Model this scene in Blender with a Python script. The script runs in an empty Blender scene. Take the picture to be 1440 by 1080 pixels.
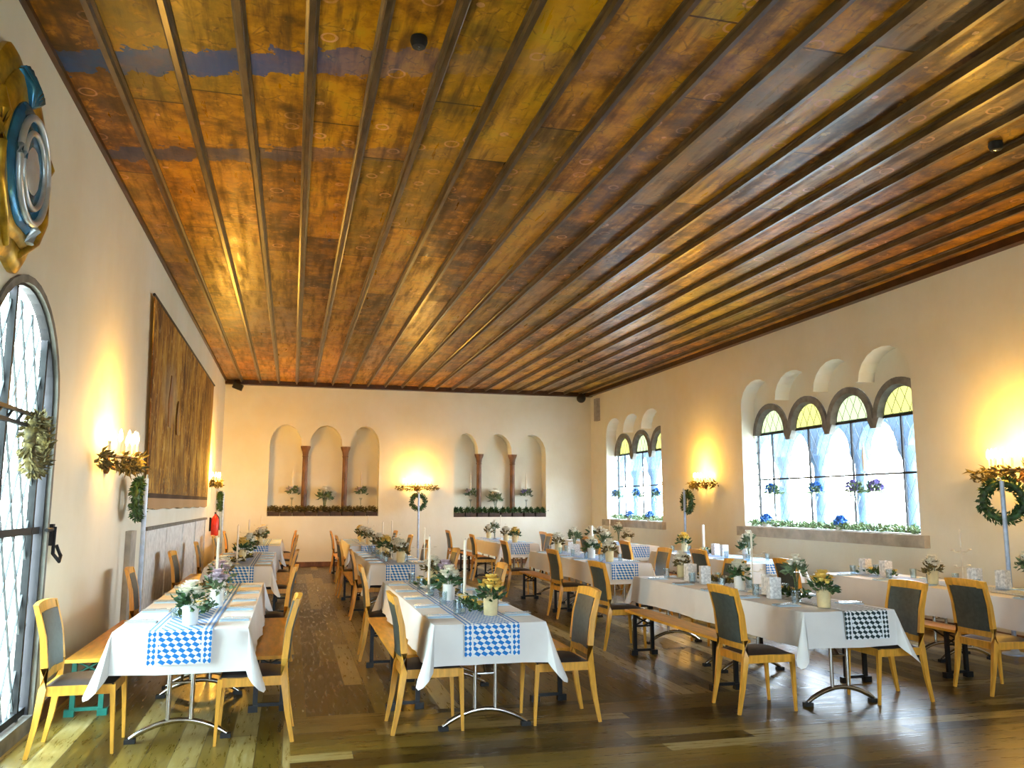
import bpy, bmesh, math, random
from mathutils import Vector, Matrix
random.seed(7)
PI = math.pi
scene = bpy.context.scene
col = scene.collection
XL, XR, ZC, YB, YF = -1.75, 8.14, 4.71, 22.19, -1.6   # left wall, right wall, ceiling, back wall, wall behind the camera

# ------------------------------------------------------------------ materials
def nt(name):
    m = bpy.data.materials.new(name); m.use_nodes = True
    t = m.node_tree; b = t.nodes['Principled BSDF']
    return m, t, b
def mix(t, fac, a, b, kind='MIX'):
    n = t.nodes.new('ShaderNodeMix'); n.data_type = 'RGBA'; n.blend_type = kind
    for k, v in ((0, fac), (6, a), (7, b)):
        if hasattr(v, 'is_linked') or hasattr(v, 'links'): t.links.new(v, n.inputs[k])
        else: n.inputs[k].default_value = v if k == 0 else (*v, 1)[:4]
    return n.outputs[2]
def ma(t, op, a, b=None, c=None):
    n = t.nodes.new('ShaderNodeMath'); n.operation = op
    for k, v in enumerate((a, b, c)):
        if v is None: continue
        if hasattr(v, 'links'): t.links.new(v, n.inputs[k])
        else: n.inputs[k].default_value = v
    return n.outputs[0]
def coords(t, kind='Object'):
    return t.nodes.new('ShaderNodeTexCoord').outputs[kind]
def sep(t, v):
    n = t.nodes.new('ShaderNodeSeparateXYZ'); t.links.new(v, n.inputs[0]); return n.outputs
def comb(t, x, y, z=0.0):
    n = t.nodes.new('ShaderNodeCombineXYZ')
    for k, v in enumerate((x, y, z)):
        if hasattr(v, 'links'): t.links.new(v, n.inputs[k])
        else: n.inputs[k].default_value = v
    return n.outputs[0]
def noise(t, vec, scale, detail=4, rough=.55, out='Fac'):
    n = t.nodes.new('ShaderNodeTexNoise'); t.links.new(vec, n.inputs['Vector'])
    n.inputs['Scale'].default_value = scale; n.inputs['Detail'].default_value = detail; n.inputs['Roughness'].default_value = rough
    return n.outputs[out]
def white(t, vec):
    n = t.nodes.new('ShaderNodeTexWhiteNoise'); n.noise_dimensions = '3D'; t.links.new(vec, n.inputs['Vector']); return n.outputs
def mp(t, vec, s=(1, 1, 1), l=(0, 0, 0)):
    n = t.nodes.new('ShaderNodeMapping'); t.links.new(vec, n.inputs[0]); n.inputs['Scale'].default_value = s; n.inputs['Location'].default_value = l
    return n.outputs[0]
def ramp(t, fac, stops, interp='LINEAR'):
    n = t.nodes.new('ShaderNodeValToRGB'); t.links.new(fac, n.inputs[0]); r = n.color_ramp; r.interpolation = interp
    while len(r.elements) < len(stops): r.elements.new(.5)
    for e, (p, c) in zip(r.elements, stops): e.position = p; e.color = (*c, 1)
    return n.outputs[0]
def bump(t, b, h, strength=.3, dist=.01):
    n = t.nodes.new('ShaderNodeBump'); t.links.new(h, n.inputs['Height']); n.inputs['Strength'].default_value = strength; n.inputs['Distance'].default_value = dist
    t.links.new(n.outputs[0], b.inputs['Normal'])
def simple(name, c, rough=.5, metal=0., var=.12, scale=12, stretch=(1, 1, 1), spec=.5):
    m, t, b = nt(name)
    n = noise(t, mp(t, coords(t), stretch), scale)
    c2 = tuple(max(0, x * (1 - 2 * var)) for x in c); c1 = tuple(min(1, x * (1 + var)) for x in c)
    t.links.new(ramp(t, n, [(.3, c2), (.7, c1)]), b.inputs['Base Color'])
    b.inputs['Roughness'].default_value = rough; b.inputs['Metallic'].default_value = metal
    b.inputs['Specular IOR Level'].default_value = spec
    return m
def emis(name, c, s):
    m, t, b = nt(name); b.inputs['Base Color'].default_value = (*c, 1)
    n = noise(t, coords(t), 8, 1)
    t.links.new(ramp(t, n, [(0, tuple(x * .92 for x in c)), (1, c)]), b.inputs['Emission Color']); b.inputs['Emission Strength'].default_value = s
    return m
def thin_glass(name, tint, fac=.08, rough=.02):
    m, t, b = nt(name)
    tr = t.nodes.new('ShaderNodeBsdfTransparent'); gl = t.nodes.new('ShaderNodeBsdfGlossy'); mx = t.nodes.new('ShaderNodeMixShader')
    n = noise(t, coords(t), 3, 2)
    t.links.new(ramp(t, n, [(.3, tuple(x * .93 for x in tint)), (.7, tint)]), tr.inputs[0]); gl.inputs['Roughness'].default_value = rough
    mx.inputs[0].default_value = fac
    t.links.new(tr.outputs[0], mx.inputs[1]); t.links.new(gl.outputs[0], mx.inputs[2])
    t.links.new(mx.outputs[0], t.nodes['Material Output'].inputs[0]); return m

def plaster():
    m, t, b = nt('old_lime_plaster'); c = coords(t)
    n1 = noise(t, c, .7, 5, .6); n2 = noise(t, mp(t, c, (1, 1, .45)), 3.2, 6, .65)
    base = ramp(t, n1, [(.3, (.77, .73, .57)), (.55, (.83, .81, .68)), (.75, (.86, .855, .76))])
    t.links.new(mix(t, ma(t, 'MULTIPLY', n2, .22), base, (.62, .52, .40)), b.inputs['Base Color'])
    b.inputs['Roughness'].default_value = .8; bump(t, b, n2, .35, .02); return m

def ceiling_mat():
    m, t, b = nt('painted_ceiling_boards'); c = coords(t); x, y, z = sep(t, c)
    u = ma(t, 'DIVIDE', ma(t, 'SUBTRACT', x, .01), .455); iu = ma(t, 'FLOOR', u)
    off = ma(t, 'MULTIPLY', white(t, comb(t, iu, 3.3))[0], 5)
    iv = ma(t, 'FLOOR', ma(t, 'DIVIDE', ma(t, 'ADD', y, off), 3.1))
    r1 = white(t, comb(t, iu, iv, 1.7))[0]; r2 = white(t, comb(t, iu, iv, 9.1))[0]
    n1 = noise(t, c, 1.9, 7, .68); n2 = noise(t, mp(t, c, (5, .55, 1)), 2.2, 4, .6); n3 = noise(t, c, 7, 4, .6)
    base = ramp(t, ma(t, 'ADD', ma(t, 'ADD', ma(t, 'MULTIPLY', n1, .62), ma(t, 'MULTIPLY', n3, .24)), ma(t, 'MULTIPLY', r1, .16)),
                [(.36, (.045, .020, .003)), (.44, (.16, .065, .004)), (.51, (.38, .155, .004)), (.58, (.58, .26, .006)), (.68, (.52, .31, .012))])
    base = mix(t, ma(t, 'MULTIPLY', ma(t, 'GREATER_THAN', r2, .74), .30), base, (.50, .33, .015))
    base = mix(t, ma(t, 'MULTIPLY', ma(t, 'LESS_THAN', r2, .12), .45), base, (.30, .24, .17))
    base = mix(t, ramp(t, n2, [(.48, (0, 0, 0)), (.66, (.7, .7, .7))]), base, (.06, .026, .006))
    # faded painted blossoms: rings and dots
    v = t.nodes.new('ShaderNodeTexVoronoi'); t.links.new(mp(t, c, (1, 1, 0)), v.inputs['Vector']); v.inputs['Scale'].default_value = 3.4; v.inputs['Randomness'].default_value = .8
    d = ma(t, 'ADD', v.outputs['Distance'], ma(t, 'MULTIPLY', n3, .09))
    ring = ma(t, 'LESS_THAN', ma(t, 'ABSOLUTE', ma(t, 'SUBTRACT', d, .25)), .026)
    v2 = t.nodes.new('ShaderNodeTexVoronoi'); v2.feature = 'DISTANCE_TO_EDGE'; t.links.new(mp(t, c, (1, 1, 0)), v2.inputs['Vector']); v2.inputs['Scale'].default_value = 8
    vine = ma(t, 'MULTIPLY', ma(t, 'LESS_THAN', v2.outputs['Distance'], .05), ramp(t, n3, [(.5, (0, 0, 0)), (.6, (.5, .5, .5))]))
    base = mix(t, ma(t, 'MULTIPLY', ring, ramp(t, n1, [(.40, (.1, .1, .1)), (.58, (.75, .75, .75))])), base, (.78, .40, .22))
    base = mix(t, vine, base, (.05, .02, .01))
    base = mix(t, ma(t, 'MULTIPLY', ma(t, 'GREATER_THAN', n3, .62), .30), base, (.62, .28, .04))
    # two ragged bands of blue-cast shade painted into the board colour
    def shade_band(y0, w, x1, x2, s):
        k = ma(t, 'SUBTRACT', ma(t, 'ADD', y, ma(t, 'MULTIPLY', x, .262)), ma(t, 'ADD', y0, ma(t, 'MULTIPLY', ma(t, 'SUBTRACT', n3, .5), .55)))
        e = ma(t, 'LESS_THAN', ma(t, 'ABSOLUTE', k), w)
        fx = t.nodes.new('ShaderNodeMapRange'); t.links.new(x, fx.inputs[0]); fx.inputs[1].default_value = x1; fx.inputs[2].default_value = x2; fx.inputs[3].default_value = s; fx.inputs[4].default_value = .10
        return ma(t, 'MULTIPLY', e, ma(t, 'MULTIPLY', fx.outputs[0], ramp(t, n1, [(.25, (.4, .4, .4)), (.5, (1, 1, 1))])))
    base = mix(t, shade_band(5.72, .17, -.6, 1.2, 1.), base, (.0, .07, .24))
    base = mix(t, shade_band(7.35, .13, -1.0, 1.5, .8), base, (.02, .05, .13))
    # joints between board lengths
    fj = ma(t, 'FRACT', ma(t, 'DIVIDE', ma(t, 'ADD', y, off), 3.1))
    base = mix(t, ma(t, 'MULTIPLY', ma(t, 'LESS_THAN', fj, .006), .8), base, (.02, .008, .003))
    t.links.new(base, b.inputs['Base Color'])
    t.links.new(ramp(t, n2, [(.3, (.26,) * 3), (.7, (.5,) * 3)]), b.inputs['Roughness'])
    b.inputs['Specular IOR Level'].default_value = .20
    bump(t, b, n2, .25, .01); return m

def floor_mat():
    m, t, b = nt('worn_plank_floor'); c = coords(t); x, y, z = sep(t, c)
    front = ma(t, 'MULTIPLY', ma(t, 'LESS_THAN', y, 6.75), ma(t, 'GREATER_THAN', x, .05))
    def planks(a, l, w, L, s):
        i = ma(t, 'FLOOR', ma(t, 'DIVIDE', a, w)); o = ma(t, 'MULTIPLY', white(t, comb(t, i, s))[0], L)
        j = ma(t, 'FLOOR', ma(t, 'DIVIDE', ma(t, 'ADD', l, o), L)); r = white(t, comb(t, i, j, s + 1))[0]
        f = ma(t, 'FRACT', ma(t, 'DIVIDE', a, w)); g = ma(t, 'FRACT', ma(t, 'DIVIDE', ma(t, 'ADD', l, o), L))
        gap = ma(t, 'MAXIMUM', ma(t, 'LESS_THAN', f, .035), ma(t, 'LESS_THAN', g, .004))
        return r, gap
    rA, gA = planks(x, y, .17, 2.2, 1.3); rB, gB = planks(y, x, .17, 1.9, 5.3)
    def sel(p, q):
        return ma(t, 'ADD', ma(t, 'MULTIPLY', p, ma(t, 'SUBTRACT', 1, front)), ma(t, 'MULTIPLY', q, front))
    r = sel(rA, rB); gap = sel(gA, gB)
    gr = sel(noise(t, mp(t, c, (12, 1.2, 1)), 2.5, 6, .7), noise(t, mp(t, c, (1.2, 12, 1)), 2.5, 6, .7))
    big = noise(t, c, .55, 3)
    f = ma(t, 'ADD', ma(t, 'ADD', ma(t, 'MULTIPLY', r, .42), ma(t, 'MULTIPLY', gr, .42)), ma(t, 'MULTIPLY', big, .25))
    base = ramp(t, f, [(.30, (.028, .014, .001)), (.44, (.075, .044, .004)), (.58, (.17, .108, .014)), (.70, (.30, .215, .06)), (.82, (.48, .39, .19))])
    base = mix(t, ma(t, 'MULTIPLY', gap, .7), base, (.05, .03, .015))
    t.links.new(base, b.inputs['Base Color'])
    t.links.new(ramp(t, gr, [(.3, (.22,) * 3), (.7, (.42,) * 3)]), b.inputs['Roughness'])
    b.inputs['Specular IOR Level'].default_value = .25
    bump(t, b, gr, .15, .006); return m

def runner_mat(name, c1, c2):
    m, t, b = nt(name); u, v, _ = sep(t, coords(t, 'UV'))
    def loz(w, h, sk):
        a = ma(t, 'DIVIDE', ma(t, 'ADD', u, ma(t, 'MULTIPLY', v, sk)), w); q = ma(t, 'DIVIDE', v, h)
        s = ma(t, 'ADD', ma(t, 'FLOOR', ma(t, 'ADD', a, q)), ma(t, 'FLOOR', ma(t, 'SUBTRACT', a, q)))
        return ma(t, 'ABSOLUTE', ma(t, 'MODULO', s, 2))
    inner = loz(.050, .036, .40); bor = loz(.032, .036, .0)
    au = ma(t, 'ABSOLUTE', u)
    isb = ma(t, 'GREATER_THAN', au, .140); line = ma(t, 'LESS_THAN', ma(t, 'ABSOLUTE', ma(t, 'SUBTRACT', au, .143)), .007)
    k = ma(t, 'ADD', ma(t, 'MULTIPLY', inner, ma(t, 'SUBTRACT', 1, isb)), ma(t, 'MULTIPLY', bor, isb))
    k = ma(t, 'MULTIPLY', k, ma(t, 'SUBTRACT', 1, line))
    n = noise(t, coords(t), 60, 2)
    bl = mix(t, n, c1, c2)
    t.links.new(mix(t, k, (.80, .86, .90), bl), b.inputs['Base Color']); b.inputs['Roughness'].default_value = .8
    return m

def tapestry_mat():
    m, t, b = nt('woven_tapestry'); c = coords(t); x, y, z = sep(t, c)
    n1 = noise(t, mp(t, c, (1, 1.6, .7)), 1.3, 6, .7); n2 = noise(t, mp(t, c, (1, 4.5, 1.0)), 2.2, 7, .75); n3 = noise(t, c, 7, 5, .7)
    f = ma(t, 'ADD', ma(t, 'MULTIPLY', n1, .5), ma(t, 'MULTIPLY', n2, .5))
    base = ramp(t, f, [(.38, (.035, .012, .004)), (.45, (.17, .065, .010)), (.50, (.40, .19, .025)), (.56, (.58, .33, .05)), (.66, (.66, .47, .17))])
    # leaf-like tones toward the lower half of the weave (foliage border)
    low = ma(t, 'MULTIPLY', ma(t, 'LESS_THAN', ma(t, 'ADD', z, ma(t, 'MULTIPLY', n3, .8)), 2.45), ma(t, 'GREATER_THAN', n3, .5))
    base = mix(t, ma(t, 'MULTIPLY', low, .6), base, (.16, .10, .04))
    base = mix(t, ma(t, 'MULTIPLY', ma(t, 'GREATER_THAN', n3, .60), .45), base, (.72, .52, .22))
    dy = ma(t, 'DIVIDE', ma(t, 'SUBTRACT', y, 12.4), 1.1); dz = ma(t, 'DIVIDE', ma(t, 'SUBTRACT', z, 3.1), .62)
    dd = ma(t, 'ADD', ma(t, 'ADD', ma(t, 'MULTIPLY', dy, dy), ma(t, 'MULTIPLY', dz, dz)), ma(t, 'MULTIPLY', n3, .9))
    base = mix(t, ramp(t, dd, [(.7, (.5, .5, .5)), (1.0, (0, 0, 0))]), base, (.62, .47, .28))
    n4 = noise(t, mp(t, c, (1, 1, .5)), .9, 5, .65)
    base = mix(t, ramp(t, n4, [(.46, (0, 0, 0)), (.60, (.55, .55, .55))]), base, (.10, .045, .012))
    edge = ma(t, 'LESS_THAN', z, 1.66)
    base = mix(t, edge, base, (.44, .28, .14))
    base = mix(t, ma(t, 'LESS_THAN', ma(t, 'ABSOLUTE', ma(t, 'SUBTRACT', z, 1.69)), .03), base, (.06, .03, .015))
    t.links.new(base, b.inputs['Base Color']); b.inputs['Roughness'].default_value = .9; bump(t, b, n3, .4, .01); return m

M = dict(
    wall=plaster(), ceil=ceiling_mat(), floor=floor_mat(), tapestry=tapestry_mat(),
    batten=simple('dark_varnished_batten', (.10, .060, .026), .30, 0, .35, 6, (3, .6, 1)),
    border=simple('dark_edge_beam', (.055, .020, .008), .4, 0, .3, 5),
    white=simple('white_paint', (.80, .80, .78), .6),
    stone=simple('grey_sandstone', (.20, .19, .165), .85, 0, .2, 7),
    sill=simple('sill_stone', (.46, .42, .35), .8, 0, .15, 5),
    column=simple('brown_stone_column', (.20, .085, .035), .45, 0, .35, 7, (1, 1, .4)),
    bluestone=simple('blue_grey_outer_stone', (.075, .15, .25), .8, 0, .12, 4),
    iron=simple('black_iron', (.018, .018, .020), .55, 0, spec=.25),
    lead=simple('lead_came', (.10, .11, .12), .5, .5),
    glass=thin_glass('clear_window_glass', (.97, .98, 1)), yglass=thin_glass('dense_yellow_window_glass', (.20, .19, .10), .03), gglass=thin_glass('dense_green_yellow_glass', (.185, .195, .14), .03), dglass=thin_glass('old_greenish_door_glass', (.74, .78, .75)), fglass=thin_glass('grey_window_glass', (.66, .68, .70)),
    vglass=thin_glass('vase_glass', (.86, .92, .94), .16, .05),
    beech=simple('honey_beech_wood', (.78, .385, .048), .35, 0, .14, 5, (6, 6, 1)),
    plank=simple('bench_pine_plank', (.80, .39, .035), .4, 0, .14, 4, (6, .8, 1)),
    upholstery=simple('dark_green_grey_upholstery', (.060, .078, .072), .42, 0, .15, 30),
    seat=simple('dark_brown_grey_seat_cushion', (.038, .032, .030), .5, 0, .15, 30),
    chrome=simple('brushed_steel', (.62, .60, .57), .22, 1., .06, 20),
    rubber=simple('black_rubber', (.015, .015, .015), .7),
    black=simple('black_painted_steel', (.012, .013, .014), .4, .3), green=simple('turquoise_painted_steel', (.012, .22, .17), .4),
    top=simple('table_board', (.45, .32, .18), .5),
    cloth=simple('white_table_linen', (.82, .82, .80), .85, 0, .03, 3), napkin=simple('pale_blue_napkin', (.55, .76, .92), .8, 0, .05, 20),
    runner=runner_mat('blue_white_lozenge_cloth', (.006, .15, .52), (.01, .24, .66)), runner_dark=runner_mat('dark_white_lozenge_cloth', (.010, .028, .035), (.02, .055, .06)),
    ceramic=simple('white_ceramic', (.82, .83, .80), .25, 0, .04), cream=simple('cream_ceramic', (.80, .68, .38), .35, 0, .10, 9),
    leaf=simple('dark_green_leaf', (.045, .12, .035), .5, 0, .45, 25), leaf2=simple('eucalyptus_leaf', (.16, .24, .12), .6, 0, .35, 25), leafd=simple('dried_brown_green_leaf', (.17, .13, .035), .7, 0, .45, 25),
    leafw=simple('pale_green_sill_leaf', (.22, .32, .14), .6, 0, .4, 25),
    rosew=simple('cream_white_petal', (.86, .84, .72), .6, 0, .06, 30), rosey=simple('yellow_petal', (.88, .66, .16), .6, 0, .1, 30), rosep=simple('lilac_petal', (.66, .55, .62), .6, 0, .15, 30),
    blue=simple('blue_hydrangea_petal', (.05, .20, .55), .6, 0, .3, 40), violet=simple('violet_petal', (.22, .18, .50), .6, 0, .3, 40),
    stem=simple('green_stem', (.10, .18, .06), .6),
    wax=simple('ivory_wax', (.86, .80, .66), .45, 0, .04), waxp=simple('rose_wax', (.62, .33, .26), .45, 0, .06),
    brass=simple('ivory_painted_metal', (.76, .70, .56), .35, .2), rust=simple('bronze_metal', (.22, .10, .035), .4, .8),
    bulb=emis('glowing_candle_bulb', (1, .70, .28), 22),
    paper=simple('white_patterned_glass', (.86, .89, .92), .35, 0, .22, 38), pblue=simple('pale_blue_pole', (.42, .56, .80), .35, .2),
    gold=simple('gilded_wood', (.62, .40, .04), .30, .55, .35, 7), silver=simple('silvered_metal', (.66, .74, .78), .30, .55, .1, 7), azure=simple('blue_painted_metal', (.03, .22, .42), .25, .5, .3, 6),
    red=simple('red_painted_steel', (.62, .03, .015), .35), grey=simple('grey_plastic', (.38, .35, .31), .6), soil=simple('dark_planter', (.06, .035, .025), .7, 0, .3, 10),
)

# ------------------------------------------------------------------ mesh builder
class MB:
    def __init__(s): s.v = []; s.f = []; s.uv = None
    def add(s, vs, fs):
        o = len(s.v); s.v += [tuple(p) for p in vs]; s.f += [tuple(i + o for i in f) for f in fs]; return s
    def box(s, c, d, rot=None):
        hx, hy, hz = d[0] / 2, d[1] / 2, d[2] / 2
        vs = [Vector((x, y, z)) for x in (-hx, hx) for y in (-hy, hy) for z in (-hz, hz)]
        if rot is not None: vs = [rot @ v for v in vs]
        vs = [v + Vector(c) for v in vs]
        return s.add(vs, [(0, 1, 3, 2), (4, 6, 7, 5), (0, 4, 5, 1), (2, 3, 7, 6), (0, 2, 6, 4), (1, 5, 7, 3)])
    def path(s, pts, r, n=8, cap=True, flat=None):
        pts = [Vector(p) for p in pts]; rings = []
        N = len(pts); up = Vector((0, 0, 1))
        for i, p in enumerate(pts):
            d = (pts[min(i + 1, N - 1)] - pts[max(i - 1, 0)]).normalized()
            a = d.cross(up)
            if a.length < .05: a = d.cross(Vector((0, 1, 0)))
            a.normalize(); b = d.cross(a).normalized()
            ri = r[i] if isinstance(r, (list, tuple)) else r
            ra, rb = (ri if flat is None else (ri * flat[0], ri * flat[1])) if flat else (ri, ri)
            rings.append([p + a * ra * math.cos(2 * PI * k / n + PI / n) + b * rb * math.sin(2 * PI * k / n + PI / n) for k in range(n)])
        vs = [v for rg in rings for v in rg]; fs = []
        for i in range(N - 1):
            for k in range(n):
                fs.append((i * n + k, i * n + (k + 1) % n, (i + 1) * n + (k + 1) % n, (i + 1) * n + k))
        if cap: fs.append(tuple(range(n))[::-1]); fs.append(tuple((N - 1) * n + k for k in range(n)))
        return s.add(vs, fs)
    def lathe(s, prof, c=(0, 0, 0), n=14):
        vs = []; fs = []
        for r, z in prof:
            for k in range(n): vs.append((c[0] + r * math.cos(2 * PI * k / n), c[1] + r * math.sin(2 * PI * k / n), c[2] + z))
        for i in range(len(prof) - 1):
            for k in range(n): fs.append((i * n + k, i * n + (k + 1) % n, (i + 1) * n + (k + 1) % n, (i + 1) * n + k))
        if prof[0][0] > .001: fs.append(tuple(range(n))[::-1])
        if prof[-1][0] > .001: fs.append(tuple((len(prof) - 1) * n + k for k in range(n)))
        return s.add(vs, fs)
    def ball(s, c, r, n=8, m=5, sq=(1, 1, 1)):
        vs = []; fs = []
        for i in range(m + 1):
            th = PI * i / m
            for k in range(n):
                ph = 2 * PI * k / n
                vs.append((c[0] + r * sq[0] * math.sin(th) * math.cos(ph), c[1] + r * sq[1] * math.sin(th) * math.sin(ph), c[2] + r * sq[2] * math.cos(th)))
        for i in range(m):
            for k in range(n): fs.append((i * n + k, (i + 1) * n + k, (i + 1) * n + (k + 1) % n, i * n + (k + 1) % n))
        return s.add(vs, fs)
    def prism(s, poly, axis, a, b):          # poly in the two other axes; extruded from a to b
        def P(u, v, w): return {'x': (w, u, v), 'y': (u, w, v), 'z': (u, v, w)}[axis]
        n = len(poly); vs = [P(u, v, a) for u, v in poly] + [P(u, v, b) for u, v in poly]
        return s.add(vs, [tuple(range(n))[::-1], tuple(range(n, 2 * n))] + [(i, (i + 1) % n, n + (i + 1) % n, n + i) for i in range(n)])
    def leaf(s, p, d, L, W, rnd):
        p = Vector(p); d = Vector(d).normalized()
        a = d.cross(Vector((rnd.uniform(-1, 1), rnd.uniform(-1, 1), rnd.uniform(-1, 1))))
        if a.length < .05: a = d.cross(Vector((1, 0, 0)))
        a.normalize(); nrm = d.cross(a)
        q = [p, p + d * L * .5 + a * W * .5 + nrm * L * .10, p + d * L - nrm * L * .08, p + d * L * .5 - a * W * .5 + nrm * L * .10, p + d * L * .5]
        return s.add(q, [(0, 1, 4), (1, 2, 4), (2, 3, 4), (3, 0, 4)])
    def build(s, name, mat, parent=None, smooth=False):
        me = bpy.data.meshes.new(name); me.from_pydata(s.v, [], s.f); me.update()
        bm = bmesh.new(); bm.from_mesh(me); bmesh.ops.recalc_face_normals(bm, faces=bm.faces); bm.to_mesh(me); bm.free()
        for mm in (mat if isinstance(mat, (list, tuple)) else [mat]): me.materials.append(M[mm])
        if smooth:
            me.polygons.foreach_set('use_smooth', [True] * len(me.polygons))
            try: me.set_sharp_from_angle(angle=math.radians(smooth if smooth is not True else 50))
            except Exception: pass
        o = bpy.data.objects.new(name, me); col.objects.link(o)
        if parent is not None: o.parent = parent
        return o

def tag(o, label, cat, group=None, kind=None):
    o['label'] = label; o['category'] = cat
    if group: o['group'] = group
    if kind: o['kind'] = kind
    return o
def struct(o): o['kind'] = 'structure'; return o
def empty(name, loc=(0, 0, 0), rz=0.):
    o = bpy.data.objects.new(name, None); o.empty_display_size = .1; o.location = loc; o.rotation_euler = (0, 0, rz); col.objects.link(o); return o
kids = {}
def copy_tree(o, parent=None):
    c = o.copy(); col.objects.link(c)
    if parent is not None: c.parent = parent
    for ch in list(o.children): copy_tree(ch, c)
    return c
PROTO = {}
def use(kind, maker, loc, rz, label, cat, group, scale=1.):
    """the first use keeps the made thing itself, later uses copy it with its parts"""
    if kind not in PROTO: PROTO[kind] = maker(); o = PROTO[kind]
    else: o = copy_tree(PROTO[kind])
    o.location = loc; o.rotation_euler = (0, 0, rz); o.scale = (scale,) * 3
    return tag(o, label, cat, group)

# ------------------------------------------------------------------ walls with openings
def arcade(a, b, z0, cuts, zc, zt, w=.06, n=10):
    """outline: rectangle bottom z0, scalloped top; cuts = positions between arches"""
    xs = [a] + cuts + [b]; pts = [(b, z0), (a, z0)]
    for i in range(len(xs) - 1):
        l = xs[i] + (w / 2 if i else 0); r = xs[i + 1] - (w / 2 if i < len(xs) - 2 else 0)
        for k in range(n + 1):
            th = PI * k / n
            pts.append(((l + r) / 2 - (r - l) / 2 * math.cos(th), zc + (zt - zc) * math.sin(th)))
    return pts
def arch(c, hw, z0, zs, n=16):
    return [(c + hw, z0), (c - hw, z0)] + [(c - hw * math.cos(PI * k / n), zs + hw * math.sin(PI * k / n)) for k in range(n + 1)]
def sheet(outer, holes, place, reveals=()):
    """flat sheet with holes (2D -> place(u,v,d)); reveals: (loop, depth)"""
    bm = bmesh.new()
    for loop in [outer] + holes:
        vs = [bm.verts.new(place(u, v, 0)) for u, v in loop]
        for i in range(len(vs)): bm.edges.new((vs[i], vs[(i + 1) % len(vs)]))
    bmesh.ops.triangle_fill(bm, use_beauty=True, use_dissolve=False, edges=bm.edges[:])
    for loop, d in reveals:
        A = [bm.verts.new(place(u, v, 0)) for u, v in loop]; B = [bm.verts.new(place(u, v, d)) for u, v in loop]
        for i in range(len(A)):
            j = (i + 1) % len(A); bm.faces.new((A[i], A[j], B[j], B[i]))
    return bm
def bm_obj(bm, name, mat, parent=None):
    me = bpy.data.meshes.new(name); bm.to_mesh(me); bm.free(); me.materials.append(M[mat])
    o = bpy.data.objects.new(name, me); col.objects.link(o)
    if parent is not None: o.parent = parent
    return o
def rect(a, b, c, d): return [(a, c), (b, c), (b, d), (a, d)]

RV = .28                                           # depth of the window embrasures
bigW = dict(a=9.50, b=13.98, cuts=[10.62, 11.74, 12.86]); smallW = dict(a=17.55, b=21.0, cuts=[18.7, 19.85])
bigO = arcade(bigW['a'], bigW['b'], 1.2, bigW['cuts'], 3.42, 3.86); smO = arcade(smallW['a'], smallW['b'], 1.2, smallW['cuts'], 3.42, 3.84)
PR = lambda u, v, d: (XR + d, u, v)
struct(bm_obj(sheet(rect(YF, YB, 0, ZC), [bigO, smO], PR, [(bigO, RV), (smO, RV)]), 'wall_right', 'wall'))
doorO = arch(6.08, .79, .10, 2.26)
PL = lambda u, v, d: (XL - d, u, v)
struct(bm_obj(sheet(rect(YF, YB, 0, ZC), [doorO], PL, [(doorO, .05)]), 'wall_left', 'wall'))
nA = arcade(-.60, 2.20, 1.27, [.30, 1.33], 3.08, 3.62, .20); nB = arcade(4.21, 6.80, 1.24, [4.96, 5.91], 2.95, 3.50, .18)
PB = lambda u, v, d: (u, YB + d, v)
ND = .42
bmB = sheet(rect(XL, XR, 0, ZC), [nA, nB], PB, [(nA, ND), (nB, ND)])
for (a, b, z0, z1) in ((-.62, 2.22, 1.2, 3.7), (4.19, 6.82, 1.2, 3.6)):
    bmB.faces.new([bmB.verts.new((x, YB + ND, z)) for x, z in ((a, z0), (b, z0), (b, z1), (a, z1))])
struct(bm_obj(bmB, 'wall_back', 'wall'))
# wall behind the camera: glazed garden door, and unseen tall window added for daylight
fr = [rect(-.3, 1.3, .05, 3.0), rect(1.9, 3.7, .7, 3.4)]
PF = lambda u, v, d: (u, YF - d, v)
struct(bm_obj(sheet(rect(XL, XR, 0, ZC), fr, PF, [(h, .35) for h in fr]), 'wall_front', 'wall'))
for i, h in enumerate(fr):
    (a, c), (b, _), (_, d), _ = h
    w = MB()
    for x in (a + .04, (a + b) / 2, b - .04): w.box((x, YF - .3, (c + d) / 2), (.07, .06, d - c))
    for z in (c + .04, c + (d - c) * .62, d - .04): w.box(((a + b) / 2, YF - .3, z), (b - a, .05, .06))
    wo = struct(w.build(['door_1', 'fill_window', 'window_2'][i], 'white'))
    MB().box(((a + b) / 2, YF - .3, (c + d) / 2), (b - a, .008, d - c)).build('pane', 'fglass', wo)
f_ = MB(); f_.add([(XL, YF, 0), (XR, YF, 0), (XR, YB, 0), (XL, YB, 0), (XL, YF, -.1), (XR, YF, -.1), (XR, YB, -.1), (XL, YB, -.1)], [(0, 1, 2, 3), (7, 6, 5, 4), (0, 4, 5, 1), (1, 5, 6, 2), (2, 6, 7, 3), (3, 7, 4, 0)])
struct(f_.build('floor', 'floor'))
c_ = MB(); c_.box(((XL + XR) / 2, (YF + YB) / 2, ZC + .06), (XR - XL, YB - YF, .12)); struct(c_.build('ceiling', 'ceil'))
bt = MB(); k = -4
while .01 + .455 * k < XR - .15:
    x = .01 + .455 * k; k += 1
    if x < XL + .12: continue
    bt.prism([(x - .044, ZC + .01), (x - .042, ZC - .015), (x - .022, ZC - .022), (x - .018, ZC - .066), (x + .018, ZC - .066), (x + .022, ZC - .022), (x + .042, ZC - .015), (x + .044, ZC + .01)], 'y', YF, YB - .05)
struct(bt.build('trim_1', 'batten'))
ed = MB()
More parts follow.
